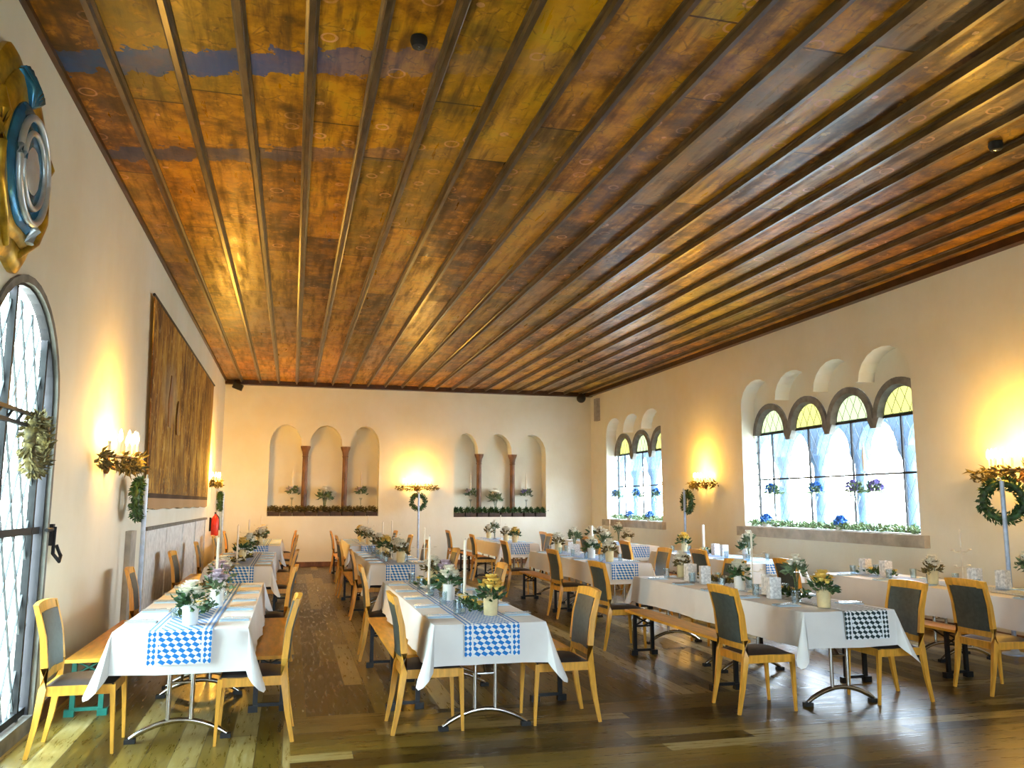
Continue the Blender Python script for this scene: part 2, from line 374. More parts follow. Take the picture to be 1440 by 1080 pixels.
ed.box(((XL + XR) / 2, YB - .09, ZC - .05), (XR - XL, .18, .12)).box((XL + .02, (YF + YB) / 2, ZC - .015), (.04, YB - YF, .05)).box((XR - .06, (YF + YB) / 2, ZC - .045), (.12, YB - YF, .10))
struct(ed.build('trim_2', 'border'))
struct(MB().box(((XL + XR) / 2, YB - .012, .06), (XR - XL, .024, .12)).build('baseboard_back', 'column'))
struct(MB().box((XR - .012, (YF + YB) / 2, .06), (.024, YB - YF, .12)).build('baseboard_right', 'column'))
struct(MB().box((XL + .012, (6.95 + YB) / 2, .06), (.024, YB - 6.95, .12)).build('baseboard_left', 'column'))
# panelled dado with rail on the left wall, under the tapestry
dd = MB(); dd.box((XL + .012, 14.85, .69), (.024, 7.4, 1.14))
for y in (11.2, 13.0, 14.85, 16.7, 18.5): dd.box((XL + .02, y, .69), (.04, .09, 1.14))
struct(dd.build('trim_3', 'white'))
struct(MB().box((XL + .03, 14.85, 1.28), (.06, 7.5, .04)).build('trim_4', 'stone'))
struct(MB().box((XL + .03, 10.18, .70), (.06, .32, 1.18)).build('trim_5', 'sill'))

# stone-arched windows
def stone_window(name, W, n):
    a, b, cuts = W['a'], W['b'], W['cuts']; xs = [a] + cuts + [b]; X = XR + RV
    cen = [(xs[i] + xs[i + 1]) / 2 for i in range(len(xs) - 1)]
    zs = 2.87
    pitch = (b - a) / len(cen); ro = pitch / 2 - .005; ri = ro - .13
    # plaster head between the scallops and the stone rings
    zt = 3.95
    out = [(a - .02, zs), (a - .02, zt), (b + .02, zt), (b + .02, zs)]
    line = []
    for c in reversed(cen):
        line += [(c + ro * math.cos(PI * k / 14), zs + ro * math.sin(PI * k / 14)) for k in range(15)]
    poly = out[:3] + [(b + .02, zs)] + line
    bm = bmesh.new(); vs = [bm.verts.new((X, u, v)) for u, v in poly]
    es = [bm.edges.new((vs[i], vs[(i + 1) % len(vs)])) for i in range(len(vs))]
    bmesh.ops.triangle_fill(bm, use_beauty=True, edges=es)
    root = bm_obj(bm, name, 'wall'); struct(root)
    for c in cen:
        m = MB(); N = 16; vs = []; fs = []
        for k in range(N + 1):
            th = PI * k / N
            for r, x in ((ri, X + .01), (ri + .03, X - .05), (ro, X - .05), (ro, X + .055), (ri, X + .055)):
                vs.append((x, c + r * math.cos(th), zs + r * math.sin(th)))
        for k in range(N):
            for q in range(5): fs.append((k * 5 + q, k * 5 + (q + 1) % 5, (k + 1) * 5 + (q + 1) % 5, (k + 1) * 5 + q))
        fs += [tuple(range(5)), tuple(N * 5 + q for q in range(5))]
        m.add(vs, fs)
        m.build('stone_arch', 'stone', root, 40)
    pd = MB()
    for c in cuts: pd.prism([(c - .135, zs + .01), (c + .135, zs + .01), (c + .06, zs - .14), (c - .06, zs - .14)], 'x', X - .045, X + .055)
    pd.build('stone_corbel', 'stone', root)
    Xg = X + .045
    fr = MB(); zb = 2.05
    for z, r in ((2.88, .016), (zb, .014), (1.22, .02)): fr.box((Xg, (a + b) / 2, z), (.03, b - a, r * 2))
    for c in cen: fr.box((Xg, c + .06, 2.05), (.03, .026, 1.7))
    for y in (a + .02, b - .02): fr.box((Xg, y, 2.35), (.035, .045, 2.35))
    for i in range(9): fr.box((Xg - .02, b - .02, 1.35 + i * .2), (.03, .06, .03))
    fr.build('window_frame', 'iron', root)
    # leading: fine diamond net
    ld = MB(); s = .19; h = 1.66; H0 = 1.22; yy = a - h * .55
    def bar(y0, z0, y1, z1): ld.path([(Xg, y0, z0), (Xg, y1, z1)], .0035, 4, False)
    while yy < b:
        for sg in (1, -1):
            y0, y1 = (yy, yy + .55 * 2.1) if sg > 0 else (yy + .55 * 2.1, yy)
            z0, z1 = H0, H0 + 2.1
            lo, hi = 0., 1.
            dy = y1 - y0
            t1, t2 = (a - y0) / dy, (b - y0) / dy
            lo = max(lo, min(t1, t2)); hi = min(hi, max(t1, t2))
            if hi > lo + .02: bar(y0 + dy * lo, z0 + 2.1 * lo, y0 + dy * hi, z0 + 2.1 * hi)
        yy += s
    ld.build('leading', 'lead', root)
    MB().box((Xg + .01, (a + b) / 2, 2.05), (.006, b - a, 1.66)).build('pane', 'glass', root)
    for i, c in enumerate(cen):
        MB().prism([(c - ro, 2.885)] + [(c - ro * math.cos(PI * k / 12), 2.885 + (ro - .03) * math.sin(PI * k / 12)) for k in range(13)] + [(c + ro, 2.885)], 'x', Xg, Xg + .006).build('upper_pane', 'yglass' if i % 2 == 0 else 'gglass', root)
    sl = MB(); sl.prism([(a - .16, 1.03), (b + .16, 1.03), (b + .16, 1.195), (a - .16, 1.195)], 'x', XR - .09, XR)
    sl.box((XR + .2, (a + b) / 2, 1.15), (.42, b - a, .11))
    sl.build('window_sill', 'sill', root)
    return cen
stone_window('window_3', bigW, 4); stone_window('window_4', smallW, 3)

# slender outer arcade standing in the open air behind each stone window
def outer_arcade(W, label):
    a, b, cuts = W['a'], W['b'], W['cuts']; p = (b - a) / (len(cuts) + 1)
    r = empty('stone_arcade', (XR + .85, (a + b) / 2, 0)); ys = [a - p * 1.0 + p * i for i in range(len(cuts) + 4)]
    c0 = (a + b) / 2
    for y in ys:
        m = MB(); m.lathe([(.16, 0), (.16, 1.0), (.12, 1.05), (.095, 1.15), (.095, 2.25), (.13, 2.33), (.17, 2.42), (.17, 2.48)], (0, y - c0, 0), 12); m.build('column', 'bluestone', r, 40)
    hs = []
    line = []
    for i in range(len(ys) - 2, -1, -1):
        c = (ys[i] + ys[i + 1]) / 2 - c0
        line += [(c + (p / 2 - .12) * math.cos(PI * k / 12), 2.46 + .46 * math.sin(PI * k / 12)) for k in range(13)]
    lo, hi = ys[0] - c0 - .12, ys[-1] - c0 + .12
    poly = [(lo, 2.46), (lo, 2.98), (hi, 2.98), (hi, 2.46)] + line
    bm = bmesh.new(); vs = [bm.verts.new((-.12, u, v)) for u, v in poly]; es = [bm.edges.new((vs[i], vs[(i + 1) % len(vs)])) for i in range(len(vs))]
    res = bmesh.ops.triangle_fill(bm, use_beauty=True, edges=es)
    ex = bmesh.ops.extrude_face_region(bm, geom=[f for f in bm.faces]); bmesh.ops.translate(bm, verts=[v for v in ex['geom'] if isinstance(v, bmesh.types.BMVert)], vec=(.24, 0, 0))
    bmesh.ops.recalc_face_normals(bm, faces=bm.faces)
    bm_obj(bm, 'arch_band', 'bluestone', r)
    return tag(r, label, 'arcade')
outer_arcade(bigW, 'blue-grey stone arcade seen through the large four-arched window'); outer_arcade(smallW, 'blue-grey stone arcade seen through the smaller three-arched window')

# ground outside
g = MB().box((3, 10, -.35), (160, 160, .3)); struct(g.build('ground_outside', 'sill'))

# arched glass door, left wall
def arched_door():
    X = XL - .045
    root = MB()
    def ring(m, r0, r1, x0, x1, c=6.08, zs=2.26, zb=.10):
        N = 18; pts = []
        prof = [(r0, x0), (r1, x0), (r1, x1), (r0, x1)]
        st = [(-1, zb)] + [(k, None) for k in range(N + 1)] + [(-2, zb)]
        vs = []; fs = []
        for k, z in st:
            th = PI if k == -1 else 0 if k == -2 else PI * (1 - k / N)
            for r, x in prof: vs.append((x, c + r * math.cos(th), (zs + r * math.sin(th)) if z is None else zb))
        for i in range(len(st) - 1):
            for q in range(4): fs.append((i * 4 + q, i * 4 + (q + 1) % 4, (i + 1) * 4 + (q + 1) % 4, (i + 1) * 4 + q))
        fs += [(0, 1, 2, 3), tuple(len(vs) - 4 + q for q in range(4))]
        m.add(vs, fs)
    ring(root, .765, .80, XL - .07, XL - .01)
    o = struct(root.build('door_2', 'iron'))
    s = MB(); ring(s, .785, .835, XL - .05, XL + .02); s.build('stone_surround', 'stone', o)
    fr = MB()
    for y in (5.38, 5.90, 6.66): fr.box((X, y, 1.55), (.045, .035, 2.9))
    for z in (.14, 1.40): fr.box((X, 6.08, z), (.04, 1.5, .05))
    for z in (2.12, 2.20): fr.box((X + .03, 6.08, z), (.03, 1.5, .025))
    for i in range(7): fr.path([(X + .03, 5.45 + i * .21, 2.13), (X + .03, 5.55 + i * .21, 2.19)], .01, 5)
    fr.build('iron_frame', 'iron', o)
    ld = MB(); c = 6.08
    yy = c - 2.4
    while yy < c + .78:
        for sg in (1, -1):
            n = 70; seg = None; last = None
            for k in range(n + 1):
                t = k / n; z = .12 + 2.95 * t; y = yy + 1.35 * t if sg > 0 else yy + 1.35 * (1 - t)
                hw = .72 if z < 2.26 else math.sqrt(max(0, .72 ** 2 - (z - 2.26) ** 2))
                ins = abs(y - c) < hw
                if ins and seg is None: seg = (X - .01, y, z)
                if ins: last = (X - .01, y, z)
                if (not ins or k == n) and seg is not None:
                    if last and (Vector(last) - Vector(seg)).length > .03: ld.path([seg, last], .009, 4, False)
                    seg = None
        yy += .235
    ld.build('leading', 'lead', o)
    pn = MB(); pn.prism(arch(6.08, .72, .12, 2.26), 'x', X - .02, X - .014); pn.build('pane', 'dglass', o)
    h = MB(); h.path([(XL + .03, 7.02, 1.42), (XL + .03, 7.02, 1.22), (XL + .07, 7.05, 1.16), (XL + .06, 7.12, 1.20), (XL + .03, 7.10, 1.28)], .014, 7)
    h.box((XL + .01, 7.02, 1.36), (.03, .05, .16)); h.path([(XL + .02, 7.0, 1.40), (XL + .02, 6.84, 1.40)], .014, 6)
    h.build('iron_hook', 'iron', o, True)
    h = MB(); h.path([(XL + .03, 6.98, .62), (XL + .06, 7.02, .55), (XL + .05, 7.02, .47), (XL + .02, 6.97, .50)], .013, 7).box((XL + .01, 6.96, .64), (.03, .06, .12)); h.build('iron_hook', 'iron', o, True)
arched_door()
struct(MB().box((XL - .02, 6.08, .05), (.09, 1.66, .108)).build('trim_6', 'stone'))

# niche columns
for (x, zt, z0, nm) in ((.30, 3.08, 1.27, 'brown stone column between the left and middle arch of the left niche'), (1.33, 3.08, 1.27, 'brown stone column between the middle and right arch of the left niche'),
                        (4.96, 2.95, 1.24, 'brown stone column between the left and middle arch of the right niche'), (5.91, 2.95, 1.24, 'brown stone column between the middle and right arch of the right niche')):
    e = empty('niche_column', (x, YB + .285, z0)); H = zt - z0
    MB().lathe([(.10, 0), (.10, .08), (.085, .11), (.075, .14)], n=14).build('base', 'column', e, 35)
    MB().lathe([(.072, .14), (.068, H - .28)], n=14).build('shaft', 'column', e, 35)
    MB().lathe([(.068, H - .28), (.082, H - .26), (.07, H - .24), (.085, H - .14), (.12, H - .05), (.13, H)], n=14).build('capital', 'column', e, 35)
    tag(e, nm, 'column', 'niche columns')

# ------------------------------------------------------------------ furniture
def make_chair():
    r = empty('dining_chair')
    W = .20
    for s in (-1, 1):      # back legs run up into the curved back posts
        MB().path([(s * W * 1.02, -.275, 0), (s * W, -.235, .20), (s * W, -.205, .42), (s * W, -.205, .55), (s * (W + .002), -.225, .74), (s * (W + .006), -.275, .935)], [.013, .019, .024, .022, .020, .017], 4, True, (1.05, 1.35)).build('back_leg', 'beech', r, 60)
        MB().path([(s * .192, .225, 0), (s * .195, .215, .25), (s * .196, .205, .43)], [.013, .019, .024], 4).build('front_leg', 'beech', r, 60)
    a = MB(); a.box((0, .205, .405), (.37, .022, .06)).box((0, -.20, .405), (.37, .022, .06)); a.box((.196, 0, .405), (.022, .40, .06)).box((-.196, 0, .405), (.022, .40, .06)); a.build('seat_frame', 'beech', r)
    def slab(x0, x1, z0, z1, yf, th, m, name, bow=.0, nx=6, nz=6):
        mb = MB(); vs = []; fs = []
        for side in (0, 1):
            for i in range(nx + 1):
                for j in range(nz + 1):
                    x = x0 + (x1 - x0) * i / nx; z = z0 + (z1 - z0) * j / nz
                    vs.append((x, yf(z) + (th / 2 if side else -th / 2) - bow * (1 - (2 * i / nx - 1) ** 2), z + (.012 * (1 - (2 * i / nx - 1) ** 2) if name == 'top_rail' and j == nz else 0)))
        q = lambda s, i, j: s * (nx + 1) * (nz + 1) + i * (nz + 1) + j
        for i in range(nx):
            for j in range(nz):
                for s in (0, 1): fs.append((q(s, i, j), q(s, i + 1, j), q(s, i + 1, j + 1), q(s, i, j + 1)))
        for i in range(nx):
            for j in (0, nz): fs.append((q(0, i, j), q(0, i + 1, j), q(1, i + 1, j), q(1, i, j)))
        for j in range(nz):
            for i in (0, nx): fs.append((q(0, i, j), q(0, i, j + 1), q(1, i, j + 1), q(1, i, j)))
        mb.add(vs, fs); mb.build(name, m, r, 50)
    def yf(z):
        P = [(.42, -.205), (.55, -.205), (.74, -.225), (.95, -.28)]
        for (a0, b0), (a1, b1) in zip(P, P[1:]):
            if z <= a1: return b0 + (b1 - b0) * max(0, (z - a0) / (a1 - a0))
        return P[-1][1]
    slab(-.225, .225, .885, .945, yf, .030, 'beech', 'top_rail', .018)
    slab(-.19, .19, .475, .53, yf, .022, 'beech', 'lower_rail', .006)
    slab(-.178, .178, .525, .892, yf, .040, 'upholstery', 'back_cushion', .016)
    c = MB(); n = 8; vs = []; fs = []
    for i in range(n + 1):
        for j in range(n + 1):
            u, v = 2 * i / n - 1, 2 * j / n - 1
            vs.append((u * .198 * (1.06 if v > 0 else 1), v * .205 + .008, .432 + .040 * (1 - abs(u) ** 4) * (1 - abs(v) ** 4)))
    for i in range(n):
        for j in range(n): fs.append((i * (n + 1) + j, (i + 1) * (n + 1) + j, (i + 1) * (n + 1) + j + 1, i * (n + 1) + j + 1))
    c.add(vs, fs); c.box((0, .008, .425), (.39, .40, .022)); c.build('seat_cushion', 'seat', r, True)
    return r

def make_bench(feet):
    r = empty('beer_bench'); L = 2.2
    b = MB(); b.box((0, 0, .4375), (.25, L, .025)); b.build('seat', 'plank', r)
    for s in (-1, 1):
        y = s * .88; m = MB()
        for x in (-.10, .10): m.box((x, y, .215), (.035, .03, .42)); m.box((x * 1.15, y, .025), (.07, .055, .05))
        m.box((0, y, .412), (.22, .035, .02)); m.box((0, y, .05), (.2, .025, .025)); m.box((0, y, .30), (.2, .02, .018))
        m.path([(-.09, y, .31), (.09, y, .40)], .008, 6).path([(.09, y, .31), (-.09, y, .40)], .008, 6)
        m.path([(0, y, .30), (0, y - s * .36, .425)], .009, 6)
        m.build('leg', feet, r)
    return r

def make_table():
    r = empty('folding_table')        # 1.7 long along y, .82 wide
    t = MB(); t.box((0, 0, .73), (.80, 1.66, .03)); t.box((0, 0, .705), (.70, 1.5, .03)); t.build('tabletop', 'top', r)
    for s in (-1, 1):
        y = s * .68; m = MB()
        for x in (-.075, .075): m.path([(x, y, .13), (x, y, .69)], .016, 10)
        pts = [(-.31 + .62 * k / 12, y, .028 + .105 * math.sin(PI * k / 12) ** .85) for k in range(13)]
        m.path(pts, [.014] + [.019] * 11 + [.014], 8); m.path([(-.30, y, .70), (.30, y, .70)], .014, 8)
        m.path([(-.075, y, .38), (.075, y, .38)], .009, 6); m.path([(0, y, .38), (0, y - s * .38, .69)], .011, 6)
        lg = m.build('leg', 'chrome', r, True)
        for x in (-.305, .305): MB().box((x, y, .014), (.07, .05, .028)).build('foot_cap', 'rubber', lg)
    return r

def cloth_mesh(L, W, over, seed):
    """linen sheet over a table: top, hanging sides with soft folds, pointed corners"""
    rnd = random.Random(seed); m = MB(); hw, hl = W / 2, L / 2
    ph = [rnd.uniform(0, 6) for _ in range(6)]; N = []
    rows = 6
    def per():
        pts = []                       # (x, y, outward nx, ny, corner weight)
        def side(x0, y0, x1, y1, nx, ny, n):
            for k in range(n): pts.append((x0 + (x1 - x0) * k / n, y0 + (y1 - y0) * k / n, nx, ny, 0.))
        def corner(cx, cy, a0, n=8):
            for k in range(n + 1):
                a = a0 + PI / 2 * k / n; pts.append((cx, cy, math.cos(a), math.sin(a), math.sin(PI * k / n)))
        ny_ = int(L / .09); nx_ = int(W / .09)
        side(-hw, -hl, hw, -hl, 0, -1, nx_); corner(hw, -hl, -PI / 2)
        side(hw, -hl, hw, hl, 1, 0, ny_); corner(hw, hl, 0)
        side(hw, hl, -hw, hl, 0, 1, nx_); corner(-hw, hl, PI / 2)
        side(-hw, hl, -hw, -hl, -1, 0, ny_); corner(-hw, -hl, PI)
        return pts
    P = per(); n = len(P); vs = []; fs = []
    for j in range(rows + 1):
        f = j / rows
        for i, (x, y, nx, ny, c) in enumerate(P):
            if j == 0: vs.append((x, y, .752)); continue
            dlen = over * (1 + .48 * c ** 1.5)
            tpos = x * abs(ny) + y * abs(nx)
            wav = (.010 + .014 * math.sin(tpos * 3.1 + ph[0]) + .010 * math.sin(tpos * 9 + ph[1]) + .006 * math.sin(tpos * 23 + ph[2])) * f
            out = .008 + .020 * f + (0 if c else wav) + c * .145 * f ** 1.2
            if 0 < c < .6: out -= .012 * f
            vs.append((x + nx * out, y + ny * out, .752 - dlen * f + .004 * math.sin(tpos * 5 + ph[3]) * f))
    for j in range(rows):
        for i in range(n): fs.append((j * n + i, j * n + (i + 1) % n, (j + 1) * n + (i + 1) % n, (j + 1) * n + i))
    fs.append(tuple(range(n)))
    m.add(vs, fs); return m

def runner_obj(L, hang, mat):
    """strip along the table with its near end hanging down"""
    w = .20; pts = [(-.030, .752 - hang), (-.026, .752 - hang * .5), (-.018, .750), (-.006, .7565), (.03, .7575)] + [(.03 + (L - .05) * k / 12, .7575) for k in range(1, 13)]
    me = bpy.data.meshes.new('table_runner'); vs = []; fs = []; uvs = []; d = 0; D = []
    for i, (y, z) in enumerate(pts):
        if i: d += math.hypot(y - pts[i - 1][0], z - pts[i - 1][1])
        D.append(d)
        for x in (-w, -w / 3, w / 3, w): vs.append((x, y, z)); uvs.append((x, d))
    for i in range(len(pts) - 1):
        for q in range(3): fs.append((i * 4 + q, i * 4 + q + 1, (i + 1) * 4 + q + 1, (i + 1) * 4 + q))
    me.from_pydata(vs, [], fs); ul = me.uv_layers.new(name='UVMap')
    for p in me.polygons:
        for li in p.loop_indices: ul.data[li].uv = uvs[me.loops[li].vertex_index]
    me.materials.append(M[mat]); o = bpy.data.objects.new('table_runner', me); col.objects.link(o)
    return o

# ---- small table things
def blossom(r, seed, m=None, c=(0, 0, 0)):
    rnd = random.Random(seed); m = m or MB(); m.ball(c, r * .55, 7, 5)
    for ring_, (rr, n, tilt) in enumerate(((.55, 5, 1.15), (.85, 7, .7), (1.0, 8, .25))):
        for k in range(n):
            a = 2 * PI * (k + .5 * ring_) / n; d = Vector((math.cos(a) * math.cos(tilt), math.sin(a) * math.cos(tilt), math.sin(tilt)))
            b = Vector(c) + Vector((math.cos(a), math.sin(a), 0)) * r * .25
            s = Vector((-math.sin(a), math.cos(a), 0)); w = r * .5; e = b + d * r * rr
            m.add([b - s * w * .4, b + s * w * .4, b + d * r * rr * .6 + s * w, e + s * w * .5, e - s * w * .5, b + d * r * rr * .6 - s * w], [(0, 1, 2, 5), (5, 2, 3, 4)])
    return m
def foliage(n, r, h0, seed, L=.07, W=.03, flat=1.):
    rnd = random.Random(seed); m = MB()
    for _ in range(n):
        a = rnd.uniform(0, 2 * PI); e = rnd.uniform(-.3, 1.2); q = rnd.uniform(.2, 1)
        d = Vector((math.cos(a) * math.cos(e), math.sin(a) * math.cos(e), math.sin(e) * flat))
        m.leaf((d.x * r * q, d.y * r * q, h0 + d.z * r * q * .9), d + Vector((rnd.uniform(-.5, .5), rnd.uniform(-.5, .5), rnd.uniform(-.3, .6))), L * rnd.uniform(.6, 1.2), W, rnd)
    return m
def make_vase(body, petal, leafm, seed, tall=False):
    r = empty('flower_vase'); rnd = random.Random(seed)
    if tall:
        MB().lathe([(.045, 0), (.045, .01), (.018, .03), (.014, .16), (.035, .23), (.04, .25)], n=12).build('vase', body, r, True); top = .25; R = .07
    else:
        MB().lathe([(.048, 0), (.052, .01), (.056, .13), (.058, .14), (.05, .14), (.046, .02)], n=14).build('vase', body, r, True); top = .14; R = .085
    st = MB()
    for k in range(5): st.path([(0, 0, .03), (math.cos(k * 1.3) * .03, math.sin(k * 1.3) * .03, top + .03)], .003, 5)
    st.build('stems', 'stem', r)
    foliage(64, R * 1.15, top + .005, seed, .075, .034).build('foliage', leafm, r)
    n = 7 if not tall else 5
    for k in range(n):
        a = k * 2.4; q = math.sqrt(k / n)
        blossom((.052 if k < 5 else .040) * (1 if not tall else .8), seed + k, None, (math.cos(a) * R * q * .85, math.sin(a) * R * q * .85, top + .135 - q * .070)).build('blossom', petal, r)
    return r
def make_holder():
    r = empty('candle_holder')
    MB().lathe([(.055, 0), (.05, .012), (.012, .025), (.008, .05)], n=12).build('base', 'brass', r, True)
    MB().path([(0, 0, .04), (0, 0, .40)], .006, 6).build('rod', 'brass', r)
    for z, s in ((.20, .10), (.36, .13)):
        for sg in (-1, 1):
            a = MB(); a.path([(0, 0, z), (sg * s * .6, 0, z - .008), (sg * s, 0, z + .012)], .004, 5); a.lathe([(.018, 0), (.022, .006), (.014, .012)], (sg * s, 0, z + .01), 8); a.build('arm', 'brass', r)
    MB().lathe([(.010, 0), (.010, .17), (.003, .185)], (0, 0, .40), 8).build('candle', 'wax', r)
    return r
def make_taper():
    r = empty('tall_candle')
    MB().lathe([(.04, 0), (.038, .012), (.014, .02), (.016, .05)], n=12).build('holder', 'brass', r, True)
    c = MB().lathe([(.012, .04), (.012, .52), (.008, .53)], n=10).build('candle', 'wax', r, True)
    MB().path([(0, 0, .53), (.002, 0, .545)], .0015, 4).build('wick', 'rubber', c)
    s = MB()
    for k in range(8):
        a = k * PI / 4; s.leaf((0, 0, .05), (math.cos(a), math.sin(a), .25), .09, .03, random.Random(k))
    s.build('star_ornament', 'rosew', r)
    return r
def make_pillar():
    r = empty('pillar_candle'); MB().lathe([(.05, 0), (.05, .01), (.02, .02)], n=12).build('plate', 'brass', r)
    c = MB().lathe([(.026, .015), (.026, .47), (.018, .48)], n=12).build('candle', 'wax', r, True); MB().path([(0, 0, .48), (0, .002, .495)], .0015, 4).build('wick', 'rubber', c); return r
def make_lantern():
    r = empty('table_lantern')
    m = MB(); w = .05
    for sx, sy in ((-1, 0), (1, 0), (0, -1), (0, 1)):
        m.box((sx * w, sy * w, .095), (.004 if sx else .1, .004 if sy else .1, .18))
    m.build('shade', 'paper', r); MB().box((0, 0, .004), (.104, .104, .008)).build('base', 'white', r)
    MB().lathe([(.02, .01), (.02, .05)], n=8).build('tealight', 'wax', r)
    return r
def make_garland(leafm, seed):
    r = empty('table_garland'); rnd = random.Random(seed); m = MB()
    for _ in range(150):
        y = rnd.uniform(-.3, .3); a = rnd.uniform(0, PI); m.leaf((rnd.uniform(-.05, .05), y, rnd.uniform(0.01, .06)), (math.cos(a), rnd.uniform(-.8, .8), rnd.uniform(0, .8)), rnd.uniform(.04, .08), .028, rnd)
    m.build('foliage', leafm, r)
    for k in range(7): blossom(.030, seed + k, None, (rnd.uniform(-.05, .05), -.27 + .09 * k, .075)).build('blossom', 'rosew' if k % 2 else 'rosey', r)
    return r
def make_votive():
    r = empty('votive_glass'); MB().lathe([(.028, 0), (.034, .07), (.030, .07), (.024, .01)], n=10).build('glass', 'vglass', r, True); MB().lathe([(.022, .012), (.022, .035)], n=8).build('candle', 'wax', r); return r
def make_napkin():
    m = MB(); m.box((0, 0, .003), (.20, .13, .006)); m.box((0, .02, .008), (.19, .08, .005)); r = m.build('napkin', 'napkin'); return r
def make_knife():
    r = empty('table_knife'); MB().box((.055, 0, .004), (.11, .012, .006)).build('handle', 'chrome', r); MB().prism([(0, -.009), (-.10, -.008), (-.115, .006), (0, .006)], 'z', .002, .004).build('blade', 'chrome', r); return r
def make_fork():
    r = empty('table_fork'); MB().box((.05, 0, .004), (.12, .010, .004)).build('handle', 'chrome', r); t = MB()
    t.box((-.02, 0, .004), (.02, .024, .003))
    for k in (-1, 0, 1): t.box((-.05, k * .009, .005), (.05, .004, .003))
    t.build('tines', 'chrome', r); return r
def make_tumbler():
    r = MB().lathe([(.030, 0), (.037, .11), (.034, .11), (.027, .008), (0.0005, .008)], n=12).build('drinking_glass', 'vglass', None, True); return r

ROWS = [  # name, per-section table centre x, chair/bench offsets, sides used
    dict(n='left-wall row', cx=(-.685, -.66, -.62), w=.86, cl=-.60, cr=.475, bl=-.765, br=.57, ys=(6.15, 11.95, 17.6)),
    dict(n='left-centre row', cx=(1.41, 1.50, 1.58), w=.82, cl=-.395, cr=.59, bl=-.49, br=.69, ys=(5.95, 11.85, 17.2)),
    dict(n='right-centre row', cx=(4.37, 4.62, 4.72), w=.84, cl=-.715, cr=.50, bl=-.65, br=.66, ys=(5.95, 11.3, 17.3)),
    dict(n='window-wall row', cx=(6.83, 6.80, 6.80), w=.86, cl=-.79, cr=None, bl=-.73, br=None, ys=(5.9, 10.85, 15.8)),
]
SEC = ('front', 'middle', 'back')
GL = 3.4
ordn = ('first', 'second', 'third', 'fourth', 'fifth')
VK = {'white': ('white_vase', lambda: make_vase('ceramic', 'rosew', 'leaf', 3), 'white vase of cream roses'),
      'yellow': ('yellow_vase', lambda: make_vase('cream', 'rosey', 'leaf', 11), 'cream vase of yellow roses'),
      'dark': ('dark_vase', lambda: make_vase('cream', 'rosew', 'leafd', 19), 'cream vase of dark foliage'),
      'tall': ('tall_vase', lambda: make_vase('vglass', 'rosew', 'leaf2', 27, True), 'footed glass of white flowers'),
      'lilac': ('lilac_vase', lambda: make_vase('ceramic', 'rosep', 'leaf2', 33), 'white vase of lilac flowers')}
OTH = {'holder': (make_holder, 'candle holder', 'four-armed candle holder', 'candle holders on the tables'),
       'taper': (make_taper, 'candle', 'tall ivory candle with star ornament', 'tall candles on the tables'),
       'pillar': (make_pillar, 'candle', 'thick ivory pillar candle', 'pillar candles on the tables'),
       'lantern': (make_lantern, 'lantern', 'square white patterned lantern', 'patterned lanterns on the tables'),
       'garland': (lambda: make_garland('leafd', 5), 'garland', 'low greenery garland', 'greenery garlands on the tables'),
       'ggarland': (lambda: make_garland('leaf', 9), 'garland', 'low green garland', 'greenery garlands on the tables'),
       'votive': (make_votive, 'candle', 'small glass votive', 'votive candles on the tables')}
